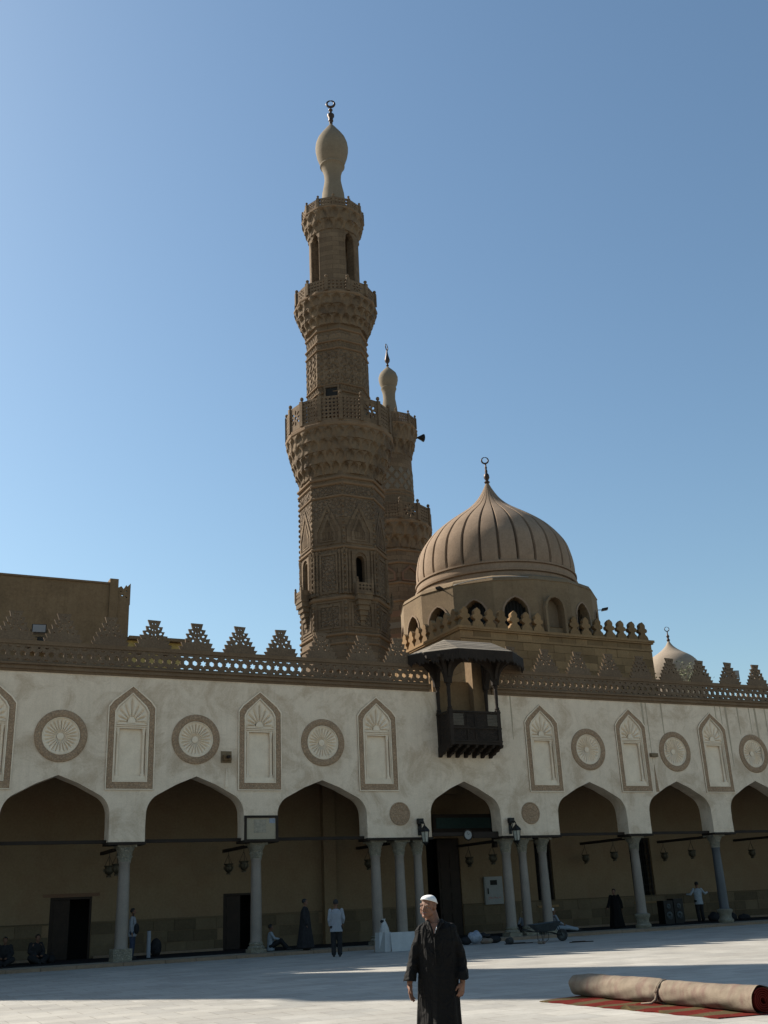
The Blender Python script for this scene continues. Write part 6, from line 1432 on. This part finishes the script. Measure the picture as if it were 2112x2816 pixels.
m = MB(); rnd = random.Random(9)
def sackf(th, i, r, z): return r*(1+0.10*sin(3*th+z*6)+0.07*sin(5*th-z*11))
m.lathe([(0.20, 0.0), (0.24, 0.06), (0.235, 0.2), (0.19, 0.36), (0.14, 0.5), (0.09, 0.6), (0.05, 0.66), (0.08, 0.72)], 22, mod=sackf); m.obj('body', 'sack', t, smooth=True, world=False)
m = MB().ball((-0.09, -0.02, 0.62), 0.09, 10, 6, (1.2, .8, .7)); m.obj('dark_knot', 'darkcloth', t, smooth=True, world=False)

t = thing('bundle', 'heap of pale and dark cloth bags on the step right of the entrance', 'bags', (22.35, -2.1, 0))
def lump(x, y, z, r, sc, mt, nm):
    m = MB(); m.ball((x, y, z), r, 14, 9, sc); m.v = [(a*(1+0.04*sin(b*23)), b, c*(1+0.08*sin(a*19))) for a, b, c in m.v]; m.obj(nm, mt, t, smooth=True, world=False)
lump(0, 0, 0.26, 0.26, (1.2, .8, .9), 'bagblue', 'pale_bag'); lump(-0.35, 0.1, 0.15, 0.2, (1.2, .9, .8), 'darkcloth', 'dark_bag'); lump(0.45, 0.1, 0.3, 0.2, (1.5, .8, .45), 'darkcloth', 'folded_cloth'); lump(0.5, -0.02, 0.1, 0.14, (2.3, .9, .8), 'carpetback', 'rolled_mat'); lump(0.9, 0.12, 0.13, 0.2, (1.6, .8, .7), 'darkcloth', 'dark_bag')
t = thing('bucket', 'small dark bucket lying next to the heap of cloth bags', 'bucket', (22.65, -4.1, 0.13)); o = MB().lathe([(0.1, -0.12), (0.13, 0.12), (0.12, 0.12), (0.09, -0.1)], 16).obj('shell', 'rubber', t, smooth=SM, world=False); o.rotation_euler = (0, pi/2, 0.4); MB().tube([(0.12, -0.12, 0), (0.2, 0, -0.05), (0.12, 0.12, 0)], 0.006, 5).obj('handle', 'iron', t, world=False)
t = thing('shoe_pair', 'pair of brown shoes left on the paving before the wheelbarrow', 'shoes', (23.3, -5.3, 0))
for sx in (-1, 1):
    m = MB(); capsule(m, (sx*0.07, 0.07, 0.06), (sx*0.07, -0.1, 0.05), 0.055, 0.045, 0.9); m.obj('shoe', 'carpetback', t, smooth=True, world=False)
for i, (x, y, w_, lab) in enumerate(((23.2, -3.9, 1.1, 'thin plank lying on the paving left of the wheelbarrow'), (24.6, -6.0, 0.9, 'thin batten lying on the paving in front of the wheelbarrow'))):
    t = thing('plank', lab, 'plank', (x, y, 0), radians(-18)); MB().box(-w_/2, w_/2, -0.05, 0.05, 0.002, 0.03).obj('board', 'wood', t, world=False); MB().box(-w_/2+0.1, w_/2-0.3, -0.03, 0.03, 0.031, 0.05).obj('batten', 'wood', t, world=False)
t = thing('loudspeaker_pair', 'pair of dark speaker cabinets standing against the wall beneath the far right arches', 'speakers', (36.75, 3.2, FZ))
for x in (-0.32, 0.32):
    MB().box(x-0.29, x+0.29, -0.25, 0.25, 0, 1.15 if x > 0 else 1.08).obj('cabinet', 'iron', t, world=False)
    for z, r in ((0.8, 0.14), (0.38, 0.2)):
        o = MB().lathe([(r, 0), (r*0.9, 0.02), (r*0.3, -0.01), (0.01, 0.0)], 20).obj('cone', 'barrow', t, smooth=True, world=False, loc=(x, -0.252, z)); o.rotation_euler = (pi/2, 0, 0)
t = thing('dark_bundle', 'dark heap of folded cloth on the floor around the man with raised forearms', 'cloth heap', (39.4, 2.5, FZ))
lump(-0.5, 0, 0.2, 0.3, (1.3, .8, .8), 'darkcloth', 'folded_cloth'); lump(0.5, 0.1, 0.17, 0.27, (1.8, .9, .8), 'darkcloth', 'folded_cloth'); lump(1.4, 0, 0.12, 0.22, (1.9, .9, .7), 'darkcloth', 'folded_cloth')
